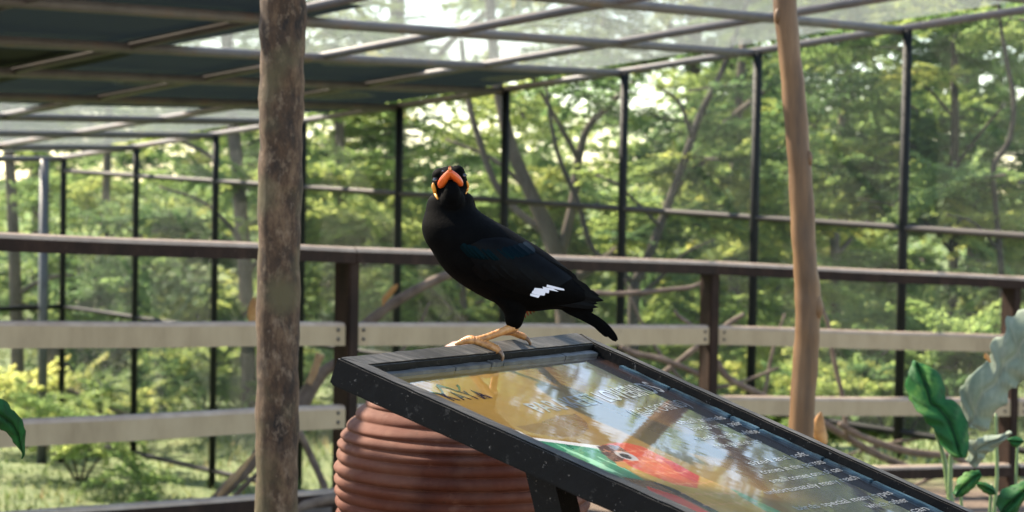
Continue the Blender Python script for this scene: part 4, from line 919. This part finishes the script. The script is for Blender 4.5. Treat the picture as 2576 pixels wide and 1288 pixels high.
broad_leaf('leaf', [(2620, 740), (2570, 778), (2530, 800), (2526, 836), (2488, 860), (2490, 902), (2442, 938), (2412, 985), (2420, 1025), (2426, 1072)], [(2660, 860), (2620, 905), (2590, 945), (2562, 972), (2536, 988), (2532, 1014), (2506, 1030), (2500, 1050), (2480, 1086), (2440, 1074)], td + 0.25, M['taro_pale'], t1, 0.014, 0.1, 0.009, 40)
broad_leaf('leaf', [(2540, 1084), (2505, 1096), (2466, 1098), (2425, 1116), (2440, 1136), (2428, 1158)], [(2544, 1090), (2528, 1104), (2504, 1128), (2480, 1146), (2462, 1168), (2448, 1176)], td + 0.05, M['taro_pale'], t1, 0.015, 0.05, 0.008)
pstem([(2350, 1078, 7), (2362, 1110, 10), (2376, 1160, 12), (2384, 1230, 13), (2390, 1320, 15), (2392, gz_(2392, td), 18)], td + 0.03, t1)
pstem([(2392, 1140, 9), (2391, 1180, 12), (2390, 1240, 14), (2394, 1330, 16), (2396, gz_(2396, td), 18)], td - 0.01, t1)
pstem([(2505, 1040, 6), (2506, 1110, 8), (2508, 1180, 9), (2500, 1300, 11), (2440, gz_(2440, td), 14)], td + 0.22, t1)
t2 = thing('taro_plant', P(2480, 1500, 3.9), 'low green leaves at the lower right corner in front of the taro stems', 'plant')
broad_leaf('leaf', [(2396, 1240), (2410, 1205), (2436, 1184), (2462, 1182)], [(2404, 1254), (2430, 1244), (2452, 1226), (2470, 1200)], 3.9, M['taro_green'], t2, 0.012, 0, 0.004, 16)
broad_leaf('leaf', [(2452, 1212), (2476, 1212), (2500, 1224), (2504, 1240)], [(2458, 1222), (2470, 1236), (2488, 1246), (2502, 1244)], 3.95, M['taro_green'], t2, 0.01, 0, 0.003, 14)
broad_leaf('leaf', [(2505, 1270), (2512, 1238), (2545, 1222), (2600, 1190)], [(2520, 1320), (2555, 1300), (2575, 1262), (2620, 1230)], 3.8, M['taro_green'], t2, 0.02, 0, 0.005, 18)
broad_leaf('leaf', [(2532, 1104), (2545, 1098), (2565, 1099), (2576, 1108)], [(2536, 1108), (2548, 1124), (2562, 1124), (2574, 1112)], 4.1, M['taro_green'], t2, 0.01, 0, 0.003, 12)
pstem([(2404, 1250, 6), (2420, 1290, 9), (2440, gz_(2440, 3.95), 11)], 3.95, t2); pstem([(2500, 1242, 5), (2490, 1290, 8), (2470, gz_(2470, 3.97), 10)], 3.97, t2); pstem([(2560, 1112, 5), (2556, 1200, 8), (2520, gz_(2520, 4.1), 10)], 4.1, t2); pstem([(2512, 1290, 8), (2500, 1400, 10), (2490, gz_(2490, 3.85), 12)], 3.85, t2)
t3 = thing('broad_leaf_plant', P(-60, 1500, 2.7), 'drooping dark green leaf entering at the lower left edge', 'plant')
broad_leaf('leaf', [(-70, 985), (0, 1002), (18, 1012), (38, 1034), (50, 1042), (58, 1060), (66, 1080), (62, 1112), (64, 1142), (58, 1152)], [(-80, 1060), (-20, 1072), (2, 1082), (16, 1090), (28, 1106), (44, 1126), (54, 1136), (57, 1142), (56, 1150), (57, 1153)], 2.7, M['taro_green'], t3, 0.008, 0.05, 0.002)
pstem([(-74, 1022, 8), (-110, 1050, 10), (-130, 1200, 14), (-130, gz_(-130, 2.72), 18)], 2.72, t3)

# ------------------------------------------------------------------ trees
def leaves_np(cen, L, W, flat=0.6):
    n = len(cen); L, W = L * 0.68, W * 0.74; a = rng.normal(size=(n, 3)); a[:, 2] *= 0.45; a /= np.linalg.norm(a, axis=1, keepdims=True)
    nn = rng.normal(size=(n, 3)) * flat; nn[:, 2] += 1.0; bb = np.cross(a, nn); bb /= np.linalg.norm(bb, axis=1, keepdims=True) + 1e-9
    l = (L * rng.uniform(0.6, 1.35, n))[:, None]; w_ = (W * rng.uniform(0.6, 1.35, n))[:, None]
    v = np.stack([cen - a * l, cen + bb * w_ - a * l * 0.1, cen + a * l, cen - bb * w_ - a * l * 0.1], 1).reshape(-1, 3)
    f = np.arange(4 * n).reshape(n, 4); return v, f
GAPS = [(1195, 340, 48, 105), (1440, 262, 70, 34), (1625, 240, 78, 56), (1500, 395, 62, 48), (1665, 455, 45, 30), (2085, 258, 62, 50), (2070, 178, 42, 18), (430, 388, 55, 22), (18, 440, 42, 42), (640, 365, 18, 45), (1740, 175, 40, 25), (2120, 210, 30, 25)]
CANOPY_GAPS = [(1720, 1070, 150, 50), (1610, 1010, 80, 26), (1850, 1180, 50, 25), (1480, 1030, 28, 18), (1960, 1140, 40, 22), (1370, 985, 26, 12)]   # openings cut in the unseen canopy so sky mirrors at these panel spots
def in_mirror_gap(p):
    n_, a_ = np.array(SN), np.array(SA) + np.array(SN) * PH; q = p - 2 * ((p - a_) @ n_)[:, None] * n_; x, y, z = proj_np(q); out = np.zeros(len(p), bool)
    for cx, cy, rx, ry in CANOPY_GAPS: out |= ((x - cx) / (rx + 55)) ** 2 + ((y - cy) / (ry + 26)) ** 2 < 1
    return out & (z > 1)
def in_gap(p, keep=0.06, mx=0.0, my=0.0):
    x, y, z = proj_np(p); out = np.zeros(len(p), bool)
    for cx, cy, rx, ry in GAPS: out |= (((x - cx) / (rx + mx)) ** 2 + ((y - cy) / (ry + my)) ** 2 < rng.uniform(0.5, 1.15, len(p)))
    return out & (rng.random(len(p)) > keep) & (z > 1)
def make_bough(seed, length=1.25, droop=0.22):
    """a feathery leaf-bearing bough lying along +x: a twig, side twigs and small paired leaves"""
    r = np.random.default_rng(seed); tb = MB(); cen, axs, val = [], [], []
    def main(e): return np.array([e * length, 0.05 * math.sin(e * 4 + seed), 0.16 * e - droop * e * e + 0.01 * math.sin(9 * e)])
    tb.add(*tube([Vector(main(e)) for e in np.linspace(0, 1, 7)], [0.011 * (1 - 0.8 * e) for e in np.linspace(0, 1, 7)], 5))
    ns = 30
    for k in range(ns):
        e = 0.10 + 0.90 * k / ns + r.normal(0, 0.01); sd = 1 if k % 2 else -1; o_ = main(min(e, 1)); L_ = (0.46 * math.sin(math.pi * min(1, 0.18 + 0.80 * e)) + 0.06) * r.uniform(0.6, 1.2)
        az = sd * r.normal(0.95, 0.25); up = r.normal(0.02, 0.28); d_ = np.array([math.cos(az), math.sin(az), up]); d_ /= np.linalg.norm(d_)
        end = o_ + d_ * L_ - np.array([0, 0, 0.10 * L_]); tb.add(*tube([Vector(o_), Vector(o_ * 0.5 + end * 0.5 + np.array([0, 0, 0.02])), Vector(end)], [0.004, 0.003, 0.001], 3))
        tone = r.normal(0.5, 0.16)
        m_ = int(30 * L_ / 0.4) + 4
        for q in range(m_):
            f_ = (q + 0.5) / m_; p_ = o_ * (1 - f_) + end * f_ + np.array([0, 0, 0.02 * math.sin(math.pi * f_)])
            for s2 in (-1, 1, 0):
                side = np.array([-d_[1], d_[0], r.normal(0, 0.25)]) * s2; a_ = d_ * 0.55 + side + r.normal(0, 0.22, 3); a_ /= np.linalg.norm(a_)
                cen.append(p_ + a_ * 0.016 + r.normal(0, 0.011, 3)); axs.append(a_); val.append(min(1, max(0, tone + r.normal(0, 0.12))))
    cen, axs = np.array(cen), np.array(axs); n = len(cen)
    nn = r.normal(size=(n, 3)) * 0.45; nn[:, 2] += 1; bb = np.cross(axs, nn); bb /= np.linalg.norm(bb, axis=1, keepdims=True) + 1e-9
    l_ = (0.021 * r.uniform(0.7, 1.3, n))[:, None]; w_ = (0.0105 * r.uniform(0.7, 1.3, n))[:, None]
    lv_ = np.stack([cen - axs * l_, cen + bb * w_, cen + axs * l_, cen - bb * w_], 1).reshape(-1, 3)
    o0 = len(tb.v); me = bpy.data.meshes.new('bough')
    me.from_pydata(list(map(tuple, lv_)) + [tuple(v) for v in tb.v], [], [tuple(q) for q in np.arange(4 * n).reshape(n, 4)] + [tuple(i_ + 4 * n for i_ in f_) for f_ in tb.f]); me.update()
    a = me.attributes.new('lv', 'FLOAT', 'FACE'); a.data.foreach_set('value', np.concatenate([val, np.zeros(len(tb.f))]).astype(np.float32))
    me.materials.append(M['leaf']); me.materials.append(M['bark_dark']); me.polygons.foreach_set('material_index', np.concatenate([np.zeros(n), np.ones(len(tb.f))]).astype(np.int32))
    return me
BOUGHS = [make_bough(100 + i, 1.15 + 0.1 * i, 0.16 + 0.07 * (i % 3)) for i in range(6)]
print('bough faces', [len(b_.polygons) for b_ in BOUGHS]); NB = [0]
def boughs(root, axis_xy, regions, scale, leaf, nf=1.0):
    loc = Vector(root.location)
    for (c_, r_, n) in regions:
        c_ = np.array(c_); r_ = np.array(r_); n = max(1, int(n * nf)); q = rng.normal(size=(n, 3)); q /= np.linalg.norm(q, axis=1, keepdims=True); q *= rng.random((n, 1)) ** (1 / 2.2)
        ctr = c_ + q * r_; zz_ = proj_np(ctr)[2]; tip_gap = in_gap(ctr, 0.08, 1150 * scale / zz_, 330 * scale / zz_) | in_mirror_gap(ctr)
        for p, g_ in zip(ctr, tip_gap):
            if g_ or p[2] < float(ground_z(p[0], p[1])) + 0.25: continue
            d_ = p[:2] - axis_xy; az = math.atan2(d_[1], d_[0]) + rng.normal(0, 0.45); sc = scale * rng.uniform(0.7, 1.25)
            o = bpy.data.objects.new('bough', BOUGHS[rng.integers(len(BOUGHS))]); C.objects.link(o); o.parent = root
            base = p - np.array([math.cos(az), math.sin(az), 0.05]) * 0.6 * sc
            o.location = Vector(base) - loc; o.rotation_euler = (rng.normal(0, 0.22), rng.normal(0.0, 0.16), az); o.scale = (sc, sc, sc)
            o.material_slots[0].link = 'OBJECT'; o.material_slots[0].material = M[leaf]; NB[0] += 1
def tree(name, label, trunk_lines, d, regions, per, L=0.045, W=0.022, leaf='leaf', bark='bark', group='trees outside the aviary', scale=0.95, nf=0.26):
    """trunk_lines: picture polylines with widths at depth d (first one is the trunk); regions: world ellipsoids filled with boughs"""
    x0 = trunk_lines[0][0]; base = P(x0[0], x0[1], d)
    tr = thing(name, Vector((base.x, base.y, float(ground_z(base.x, base.y)))), label, 'tree', group)
    for i, pl_ in enumerate(trunk_lines):
        Ls = smooth_line(pl_, 5); ph = random.random() * 6
        pos = [P(q[0], q[1], d + (0 if i == 0 else 0.25 * math.sin(ph) * k / len(Ls))) for k, q in enumerate(Ls)]
        if i == 0:
            gzv = float(ground_z(pos[0].x, pos[0].y)); pos[0] = Vector((pos[0].x, pos[0].y, gzv - 0.15))
        obj('trunk' if i == 0 else 'limb', MB().add(*tube(pos, [q[2] / 2 * d / FP for q in Ls], 9)).mesh('trunk', True), M[bark], tr)
    boughs(tr, np.array([base.x, base.y]), regions, scale, leaf, nf)
    return tr
def reg(x, y, d, rx, ry, rz, n): p = P(x, y, d + 0.9 * ry); return ((p.x, p.y, p.z), (rx, ry, rz), n)
# the trees one can tell apart
tree('tree', 'slim trunked tree with feathery leaves left of the mottled pole', [[(632, 1200, 42), (626, 1000, 40), (620, 800, 38), (614, 640, 37), (602, 500, 36), (592, 380, 35), (578, 220, 32), (566, 0, 28), (560, -300, 22)], [(603, 500, 17), (560, 420, 14), (500, 375, 11), (420, 340, 8)], [(612, 620, 15), (570, 560, 12), (505, 505, 9), (400, 470, 6)], [(616, 700, 12), (660, 640, 10), (740, 560, 8), (800, 500, 6)]], 16.8,
     [reg(480, 560, 16.5, 1.4, 1.2, 0.7, 60), reg(700, 470, 16.5, 1.3, 1.2, 0.8, 60), reg(560, 760, 16.5, 0.9, 1.0, 0.45, 24), reg(600, 100, 16.5, 2.2, 1.8, 0.9, 60)], 120)
tree('tree', 'large forked tree with brown trunk behind the bird', [[(1432, 1050, 56), (1424, 820, 53), (1412, 680, 52), (1378, 580, 44), (1335, 485, 36), (1290, 380, 33), (1262, 270, 30), (1240, 120, 27), (1220, -200, 22)], [(1380, 590, 22), (1300, 530, 19), (1245, 460, 18), (1205, 350, 17), (1178, 250, 16), (1160, 100, 13)], [(1408, 650, 31), (1440, 520, 25), (1455, 400, 22), (1480, 320, 19), (1535, 262, 16), (1600, 200, 12)], [(1420, 720, 27), (1540, 640, 25), (1640, 560, 24), (1720, 445, 22), (1775, 360, 21), (1860, 280, 16), (1960, 200, 12)], [(1330, 480, 13), (1240, 400, 10), (1120, 350, 7)], [(1455, 400, 15), (1400, 300, 12), (1330, 180, 9)], [(1420, 760, 16), (1300, 690, 13), (1180, 660, 9), (1080, 600, 6)]], 14.6,
     [reg(1120, 380, 16, 1.2, 1.2, 0.9, 60), reg(1000, 560, 16, 1.2, 1.1, 0.7, 50), reg(1360, 420, 16, 0.9, 1.2, 0.7, 36), reg(1250, 640, 16, 1.6, 1.2, 0.6, 50), reg(1560, 560, 16.5, 1.6, 1.2, 0.6, 40), reg(1300, -300, 16, 3.0, 2.4, 1.6, 110), reg(1560, 700, 16.5, 1.6, 1.2, 0.5, 44)], 120, leaf='leaf_light')
tree('tree', 'thin dark forking tree standing just outside the mesh behind the tail', [[(1592, 1150, 34), (1592, 950, 31), (1593, 800, 30), (1597, 712, 29)], [(1597, 714, 26), (1640, 622, 24), (1682, 510, 22), (1722, 402, 21), (1760, 292, 19), (1800, 212, 16), (1836, 130, 14), (1880, 0, 11)], [(1597, 716, 18), (1545, 668, 15), (1490, 625, 15), (1455, 512, 14), (1410, 406, 12), (1388, 320, 10), (1375, 220, 8)], [(1740, 345, 11), (1715, 270, 10), (1690, 240, 8), (1650, 215, 5)], [(1600, 750, 12), (1660, 700, 10), (1720, 640, 8), (1800, 600, 5)], [(1660, 570, 10), (1560, 470, 8), (1500, 440, 5)]], 13.2,
     [reg(1770, 300, 13.2, 0.7, 0.6, 0.5, 30), reg(1400, 330, 13.2, 0.6, 0.6, 0.5, 18), reg(1880, 460, 13.2, 0.8, 0.7, 0.7, 34), reg(1650, 640, 13.2, 0.7, 0.6, 0.35, 16), reg(1790, 60, 13.2, 1.2, 0.9, 0.7, 40), reg(1820, 720, 13.4, 0.8, 0.6, 0.35, 22)], 90, 0.034, 0.016, 'leaf', 'bark_dark')
tree('tree', 'dense dark layered tree filling the right side of the mesh', [[(2396, 1150, 26), (2398, 800, 25), (2400, 480, 24), (2402, 300, 21), (2400, 80, 17), (2398, -300, 12)], [(2400, 640, 10), (2330, 560, 9), (2250, 520, 7), (2160, 500, 5)], [(2402, 420, 9), (2470, 330, 8), (2530, 260, 6)], [(2402, 300, 9), (2330, 220, 7), (2240, 180, 5)]], 14.2,
     [reg(2330, 300, 14.2, 1.3, 1.0, 0.7, 70), reg(2200, 500, 14.2, 1.0, 0.9, 0.55, 44), reg(2480, 520, 14.2, 1.0, 0.9, 0.7, 50), reg(2300, 740, 14.4, 1.4, 0.9, 0.55, 34), reg(2420, 60, 14, 1.6, 1.2, 0.7, 60), reg(2350, -560, 14.5, 2.6, 2.0, 1.5, 220)], 120, 0.04, 0.018, 'leaf', 'bark_dark')
tree('tree', 'curved stemmed tree at the right edge beyond the mesh', [[(2528, 1150, 20), (2524, 900, 18), (2520, 700, 17), (2505, 520, 15), (2500, 420, 15), (2540, 350, 14), (2550, 250, 13), (2532, 150, 11), (2515, 40, 9), (2500, -150, 7)], [(2520, 640, 9), (2450, 560, 7), (2380, 540, 5)]], 12.6,
     [reg(2540, 430, 12.6, 0.7, 0.7, 0.4, 24), reg(2470, 640, 12.6, 0.8, 0.7, 0.4, 30), reg(2600, 150, 12.6, 0.9, 0.8, 0.6, 26), reg(2540, 800, 12.6, 0.9, 0.7, 0.3, 26)], 110, 0.036, 0.016, 'leaf_light', 'bark_dark')
tree('tree', 'bushy yellow green tree between the slender pole and the right mesh post', [[(2120, 1150, 30), (2110, 900, 28), (2100, 600, 26), (2120, 300, 22), (2150, 0, 18)], [(2105, 640, 14), (2180, 560, 12), (2260, 480, 8)], [(2102, 560, 14), (2000, 460, 12), (1930, 400, 8)]], 18.5,
     [reg(2000, 420, 18.5, 1.1, 1.1, 0.8, 50), reg(2150, 440, 18.5, 1.0, 1.1, 0.5, 40), reg(2040, 680, 18.5, 1.6, 1.2, 0.7, 64), reg(2200, 160, 18.5, 2.0, 1.5, 0.6, 50), reg(1900, 250, 18.5, 1.0, 1.0, 0.7, 40), reg(2050, -600, 18.5, 2.6, 2.0, 1.6, 180), reg(2080, -1080, 18.5, 2.2, 1.8, 0.9, 110), reg(2700, -560, 16, 1.6, 1.6, 0.9, 90)], 120)
tree('tree', 'dark drooping tree at the far left outside the steel pipe', [[(50, 1250, 34), (46, 1000, 34), (40, 760, 32), (30, 500, 28), (10, 200, 22)], [(42, 740, 14), (120, 700, 12), (200, 690, 8)]], 17.6,
     [reg(60, 720, 17.6, 1.2, 0.9, 0.45, 46), reg(170, 760, 17.4, 0.7, 0.7, 0.3, 22), reg(60, 1130, 17.0, 1.3, 0.9, 0.5, 46), reg(140, 960, 17.4, 1.1, 0.8, 0.3, 16), reg(0, 200, 17.6, 2.0, 1.6, 0.8, 40)], 120, 0.05, 0.02, 'leaf_dark')
tree('tree', 'pale green tree beyond the far corner of the mesh wall', [[(250, 1000, 26), (255, 800, 26), (262, 600, 24), (270, 400, 20), (280, 100, 16)], [(262, 620, 10), (330, 540, 9), (400, 520, 6)]], 25.0,
     [reg(280, 500, 25, 2.2, 1.6, 0.8, 66), reg(120, 520, 25, 1.5, 1.4, 0.7, 44), reg(480, 560, 25, 1.8, 1.4, 0.6, 50), reg(300, 200, 25, 3.0, 2.2, 1.0, 60)], 110, 0.055, 0.03, 'leaf_light')
tree('tree', 'rounded bushy tree behind the mottled pole', [[(880, 1100, 36), (876, 900, 34), (870, 700, 32), (860, 500, 28), (850, 200, 22)], [(872, 720, 14), (940, 640, 12), (1010, 600, 8)]], 18.0,
     [reg(880, 400, 18, 1.2, 1.2, 0.8, 60), reg(840, 620, 18, 1.3, 1.1, 0.6, 54), reg(920, 760, 18, 1.3, 1.1, 0.45, 50), reg(840, 150, 18, 1.8, 1.5, 0.7, 44), reg(1010, 450, 18, 0.8, 0.9, 0.5, 26)], 115, 0.045, 0.022, 'leaf')
tree('tree', 'spreading tree behind the slender pole with low leafy boughs', [[(1850, 1150, 32), (1850, 900, 30), (1846, 700, 28), (1850, 400, 24), (1870, 100, 20)], [(1848, 760, 14), (1760, 690, 12), (1700, 670, 8)], [(1848, 700, 14), (1930, 620, 12), (1990, 590, 8)]], 17.0,
     [reg(1860, 560, 17, 1.0, 1.1, 0.5, 40), reg(1900, 720, 17, 1.5, 1.1, 0.4, 50), reg(1730, 760, 17, 1.0, 1.0, 0.3, 30), reg(1980, 900, 16.4, 1.3, 0.9, 0.35, 34), reg(1800, -500, 17, 2.4, 2.0, 1.6, 120), reg(1850, -960, 17, 2.0, 1.6, 0.9, 130), reg(1850, 960, 16.6, 1.2, 0.8, 0.3, 26)], 115, 0.042, 0.02, 'leaf_light')
tree('tree', 'low shrubby tree seen under the bird behind the upper board', [[(1180, 1150, 24), (1176, 960, 22), (1170, 800, 20), (1150, 640, 16)], [(1172, 820, 10), (1100, 740, 8), (1040, 700, 6)]], 15.4,
     [reg(1130, 700, 15.4, 1.1, 0.9, 0.45, 44), reg(1040, 780, 15.4, 0.9, 0.8, 0.3, 30), reg(1300, 770, 15.4, 0.9, 0.8, 0.3, 34), reg(1200, 930, 15.4, 1.6, 0.9, 0.3, 36)], 110, 0.038, 0.018, 'leaf_light')
# tall canopy trees farther back (seen above the others, through the roof and in the panel's reflection)
for i, (x, d, hh) in enumerate([(1000, 30, 9.5), (1750, 33, 9.0), (2450, 28, 9.5), (100, 34, 9.0)]):
    c0 = P(x, 500, d); h0 = c0.z
    tree('tree', ['tall tree far behind the mottled pole and bird', 'tall distant tree rising behind the dark forking branches', 'tall distant tree at the far right above the roof edge', 'tall distant tree at the far left beyond the cage corner'][i],
         [[(x, 900, 50), (x + 4, 600, 46), (x - 6, 200, 40), (x + 10, -300, 34), (x, -900, 20)], [(x, 300, 22), (x + 120, 120, 18), (x + 240, 20, 10)], [(x, 150, 22), (x - 120, 0, 18), (x - 230, -100, 10)]], d,
         [((c0.x, c0.y, h0 + 1.2), (4.2, 3.0, 1.4), 70)] + ([] if x < 1500 else [((c0.x, c0.y, h0 + 4.2), (4.6, 3.6, 2.2), 150), ((c0.x + 1.5, c0.y, h0 + 7.0), (3.6, 3.0, 1.8), 110)]), 85, 0.10, 0.05, 'leaf' if i % 2 else 'leaf_light', scale=2.0, nf=0.4)
# far-off wood that reads as one mass
n = 420; ang = rng.uniform(-0.62, 0.62, n); dd = rng.uniform(38, 75, n); hx = rng.beta(1.3, 1.6, n)
ctr = np.stack([dd * np.sin(ang), dd * np.cos(ang), -0.6 + hx * (3.0 + 2.5 * np.sin(ang * 9 + 1) + 1.0 * np.sin(ang * 23))], -1)
idx_ = np.repeat(np.arange(n), 420); off = rng.normal(size=(len(idx_), 3)) * np.array([1.3, 1.3, 0.55]); p = ctr[idx_] + off
l = np.clip(rng.normal(0.5, 0.18, n)[idx_] + rng.normal(0, 0.12, len(idx_)), 0, 1); ok = (p[:, 2] > ground_z(p[:, 0], p[:, 1])) & ~in_gap(p)
v, f = leaves_np(p[ok], 0.11, 0.055)
tag(obj('far_woodland', mesh_np('far_woodland', v, f, attr=l[ok]), M['leaf_far']), 'distant mass of pale green trees behind the aviary', 'woodland', kind='stuff')
# low shrubs on the slope outside
SHL = ['low shrub on the grass left of the leaning trunk', 'low shrub on the slope between the left mesh posts', 'small shrub beside the splintered log end', 'shrub farther up the slope at far left', 'shrub farther up the slope just left of the mottled pole', 'low shrub between the mottled pole and the jar', 'low shrub seen behind the bird and the upper board', 'low shrub under the tail of the bird', 'shrub left of the right-hand railing post', 'low shrub just left of the slender pole',
       'shrub just right of the slender pole', 'shrub behind the large pale leaf', 'small shrub at the foot of the right mesh post', 'low shrub at the lower left corner beyond the railing', 'small shrub right of the grey steel pipe near the bottom rail']
for i, (x, y, d, w_, h_, n_) in enumerate([(240, 1080, 18, 0.8, 0.25, 7), (440, 1000, 21, 0.9, 0.3, 8), (520, 1180, 17, 0.6, 0.25, 6), (330, 880, 26, 1.2, 0.5, 12), (560, 860, 24, 1.0, 0.5, 12), (1020, 1000, 17, 1.0, 0.4, 12), (1300, 900, 18, 1.2, 0.4, 14), (1560, 960, 16, 0.9, 0.35, 10), (1740, 900, 15.5, 0.9, 0.4, 12), (1960, 960, 14, 0.8, 0.4, 12), (2180, 900, 13.5, 0.9, 0.4, 14), (2400, 960, 13, 0.9, 0.4, 14), (2260, 1010, 12.2, 0.7, 0.25, 9), (60, 1200, 16.2, 0.8, 0.3, 10), (200, 1230, 14.0, 0.7, 0.2, 6)]):
    b0 = P(x, y, d); gz0 = float(ground_z(b0.x, b0.y)); sh = thing('shrub', (b0.x, b0.y, gz0), SHL[i], 'shrub', 'low shrubs outside the mesh')
    for k in range(4):
        a = k * 1.6 + i; obj('stem', MB().add(*tube([Vector((b0.x, b0.y, gz0 - 0.05)), Vector((b0.x + 0.2 * w_ * math.cos(a), b0.y + 0.2 * w_ * math.sin(a), gz0 + h_ * 0.8)), Vector((b0.x + 0.5 * w_ * math.cos(a), b0.y + 0.5 * w_ * math.sin(a), gz0 + h_ * 1.5))], [0.012, 0.009, 0.004], 6)).mesh('stem', True), M['bark_dark'], sh)
    boughs(sh, np.array([b0.x, b0.y]), [((b0.x, b0.y, gz0 + h_ + 0.2), (w_, w_, h_), n_)], 0.8, ('leaf', 'leaf_light', 'leaf_light')[i % 3])
print('boughs', NB)
# undergrowth and grass outside the wall
n = 150000
xx = rng.uniform(-13, 13, n); yy = 7 + 35 * rng.random(n) ** 1.4; ok = (yy - 0.3 * xx > 8.6) & (np.abs(xx) < 1.5 + yy * 0.36); xx, yy = xx[ok], yy[ok]; n = len(xx)
patch = np.sin(xx * 0.9 + 0.4 * yy) * np.cos(yy * 0.55 - 0.3 * xx) + 0.5 * np.sin(xx * 2.3 - yy * 1.7)
hgt = (0.03 + 0.05 * np.clip(patch + 0.4, 0, 1.4)) * rng.uniform(0.6, 1.5, n); zz = ground_z(xx, yy); wdt = rng.uniform(0.004, 0.011, n) * (0.6 + yy / 20)
th = rng.uniform(0, 6.28, n); lean = rng.normal(0, 0.5, (n, 2)) * hgt[:, None]
b0 = np.stack([xx - wdt * np.cos(th), yy - wdt * np.sin(th), zz - 0.01], 1); b1 = np.stack([xx + wdt * np.cos(th), yy + wdt * np.sin(th), zz - 0.01], 1); tp = np.stack([xx + lean[:, 0], yy + lean[:, 1], zz + hgt], 1)
v = np.stack([b0, b1, tp], 1).reshape(-1, 3); f = np.arange(3 * n).reshape(n, 3)
tag(obj('grass', mesh_np('grass', v, f, attr=np.clip(0.45 + 0.18 * patch + rng.normal(0, 0.2, n), 0, 1)), M['grass']), 'sunlit yellow green grass on the slope outside the mesh', 'grass', kind='stuff')
# fallen leaves on the soil inside
n = 2500; xx = rng.uniform(-4, 6, n); yy = rng.uniform(3, 11, n); p = np.stack([xx, yy, ground_z(xx, yy) + 0.012], 1); v, f = leaves_np(p, 0.03, 0.014, 0.25)
M['litter'] = leaf_mat('leaf_litter', [(0.0, (0.05, 0.028, 0.015)), (0.5, (0.16, 0.09, 0.045)), (0.85, (0.30, 0.19, 0.09)), (1.0, (0.30, 0.30, 0.06))], 0.1)
tag(obj('leaf_litter', mesh_np('leaf_litter', v, f, attr=rng.random(n)), M['litter']), 'dry leaves scattered over the soil by the railing', 'leaf litter', kind='stuff')
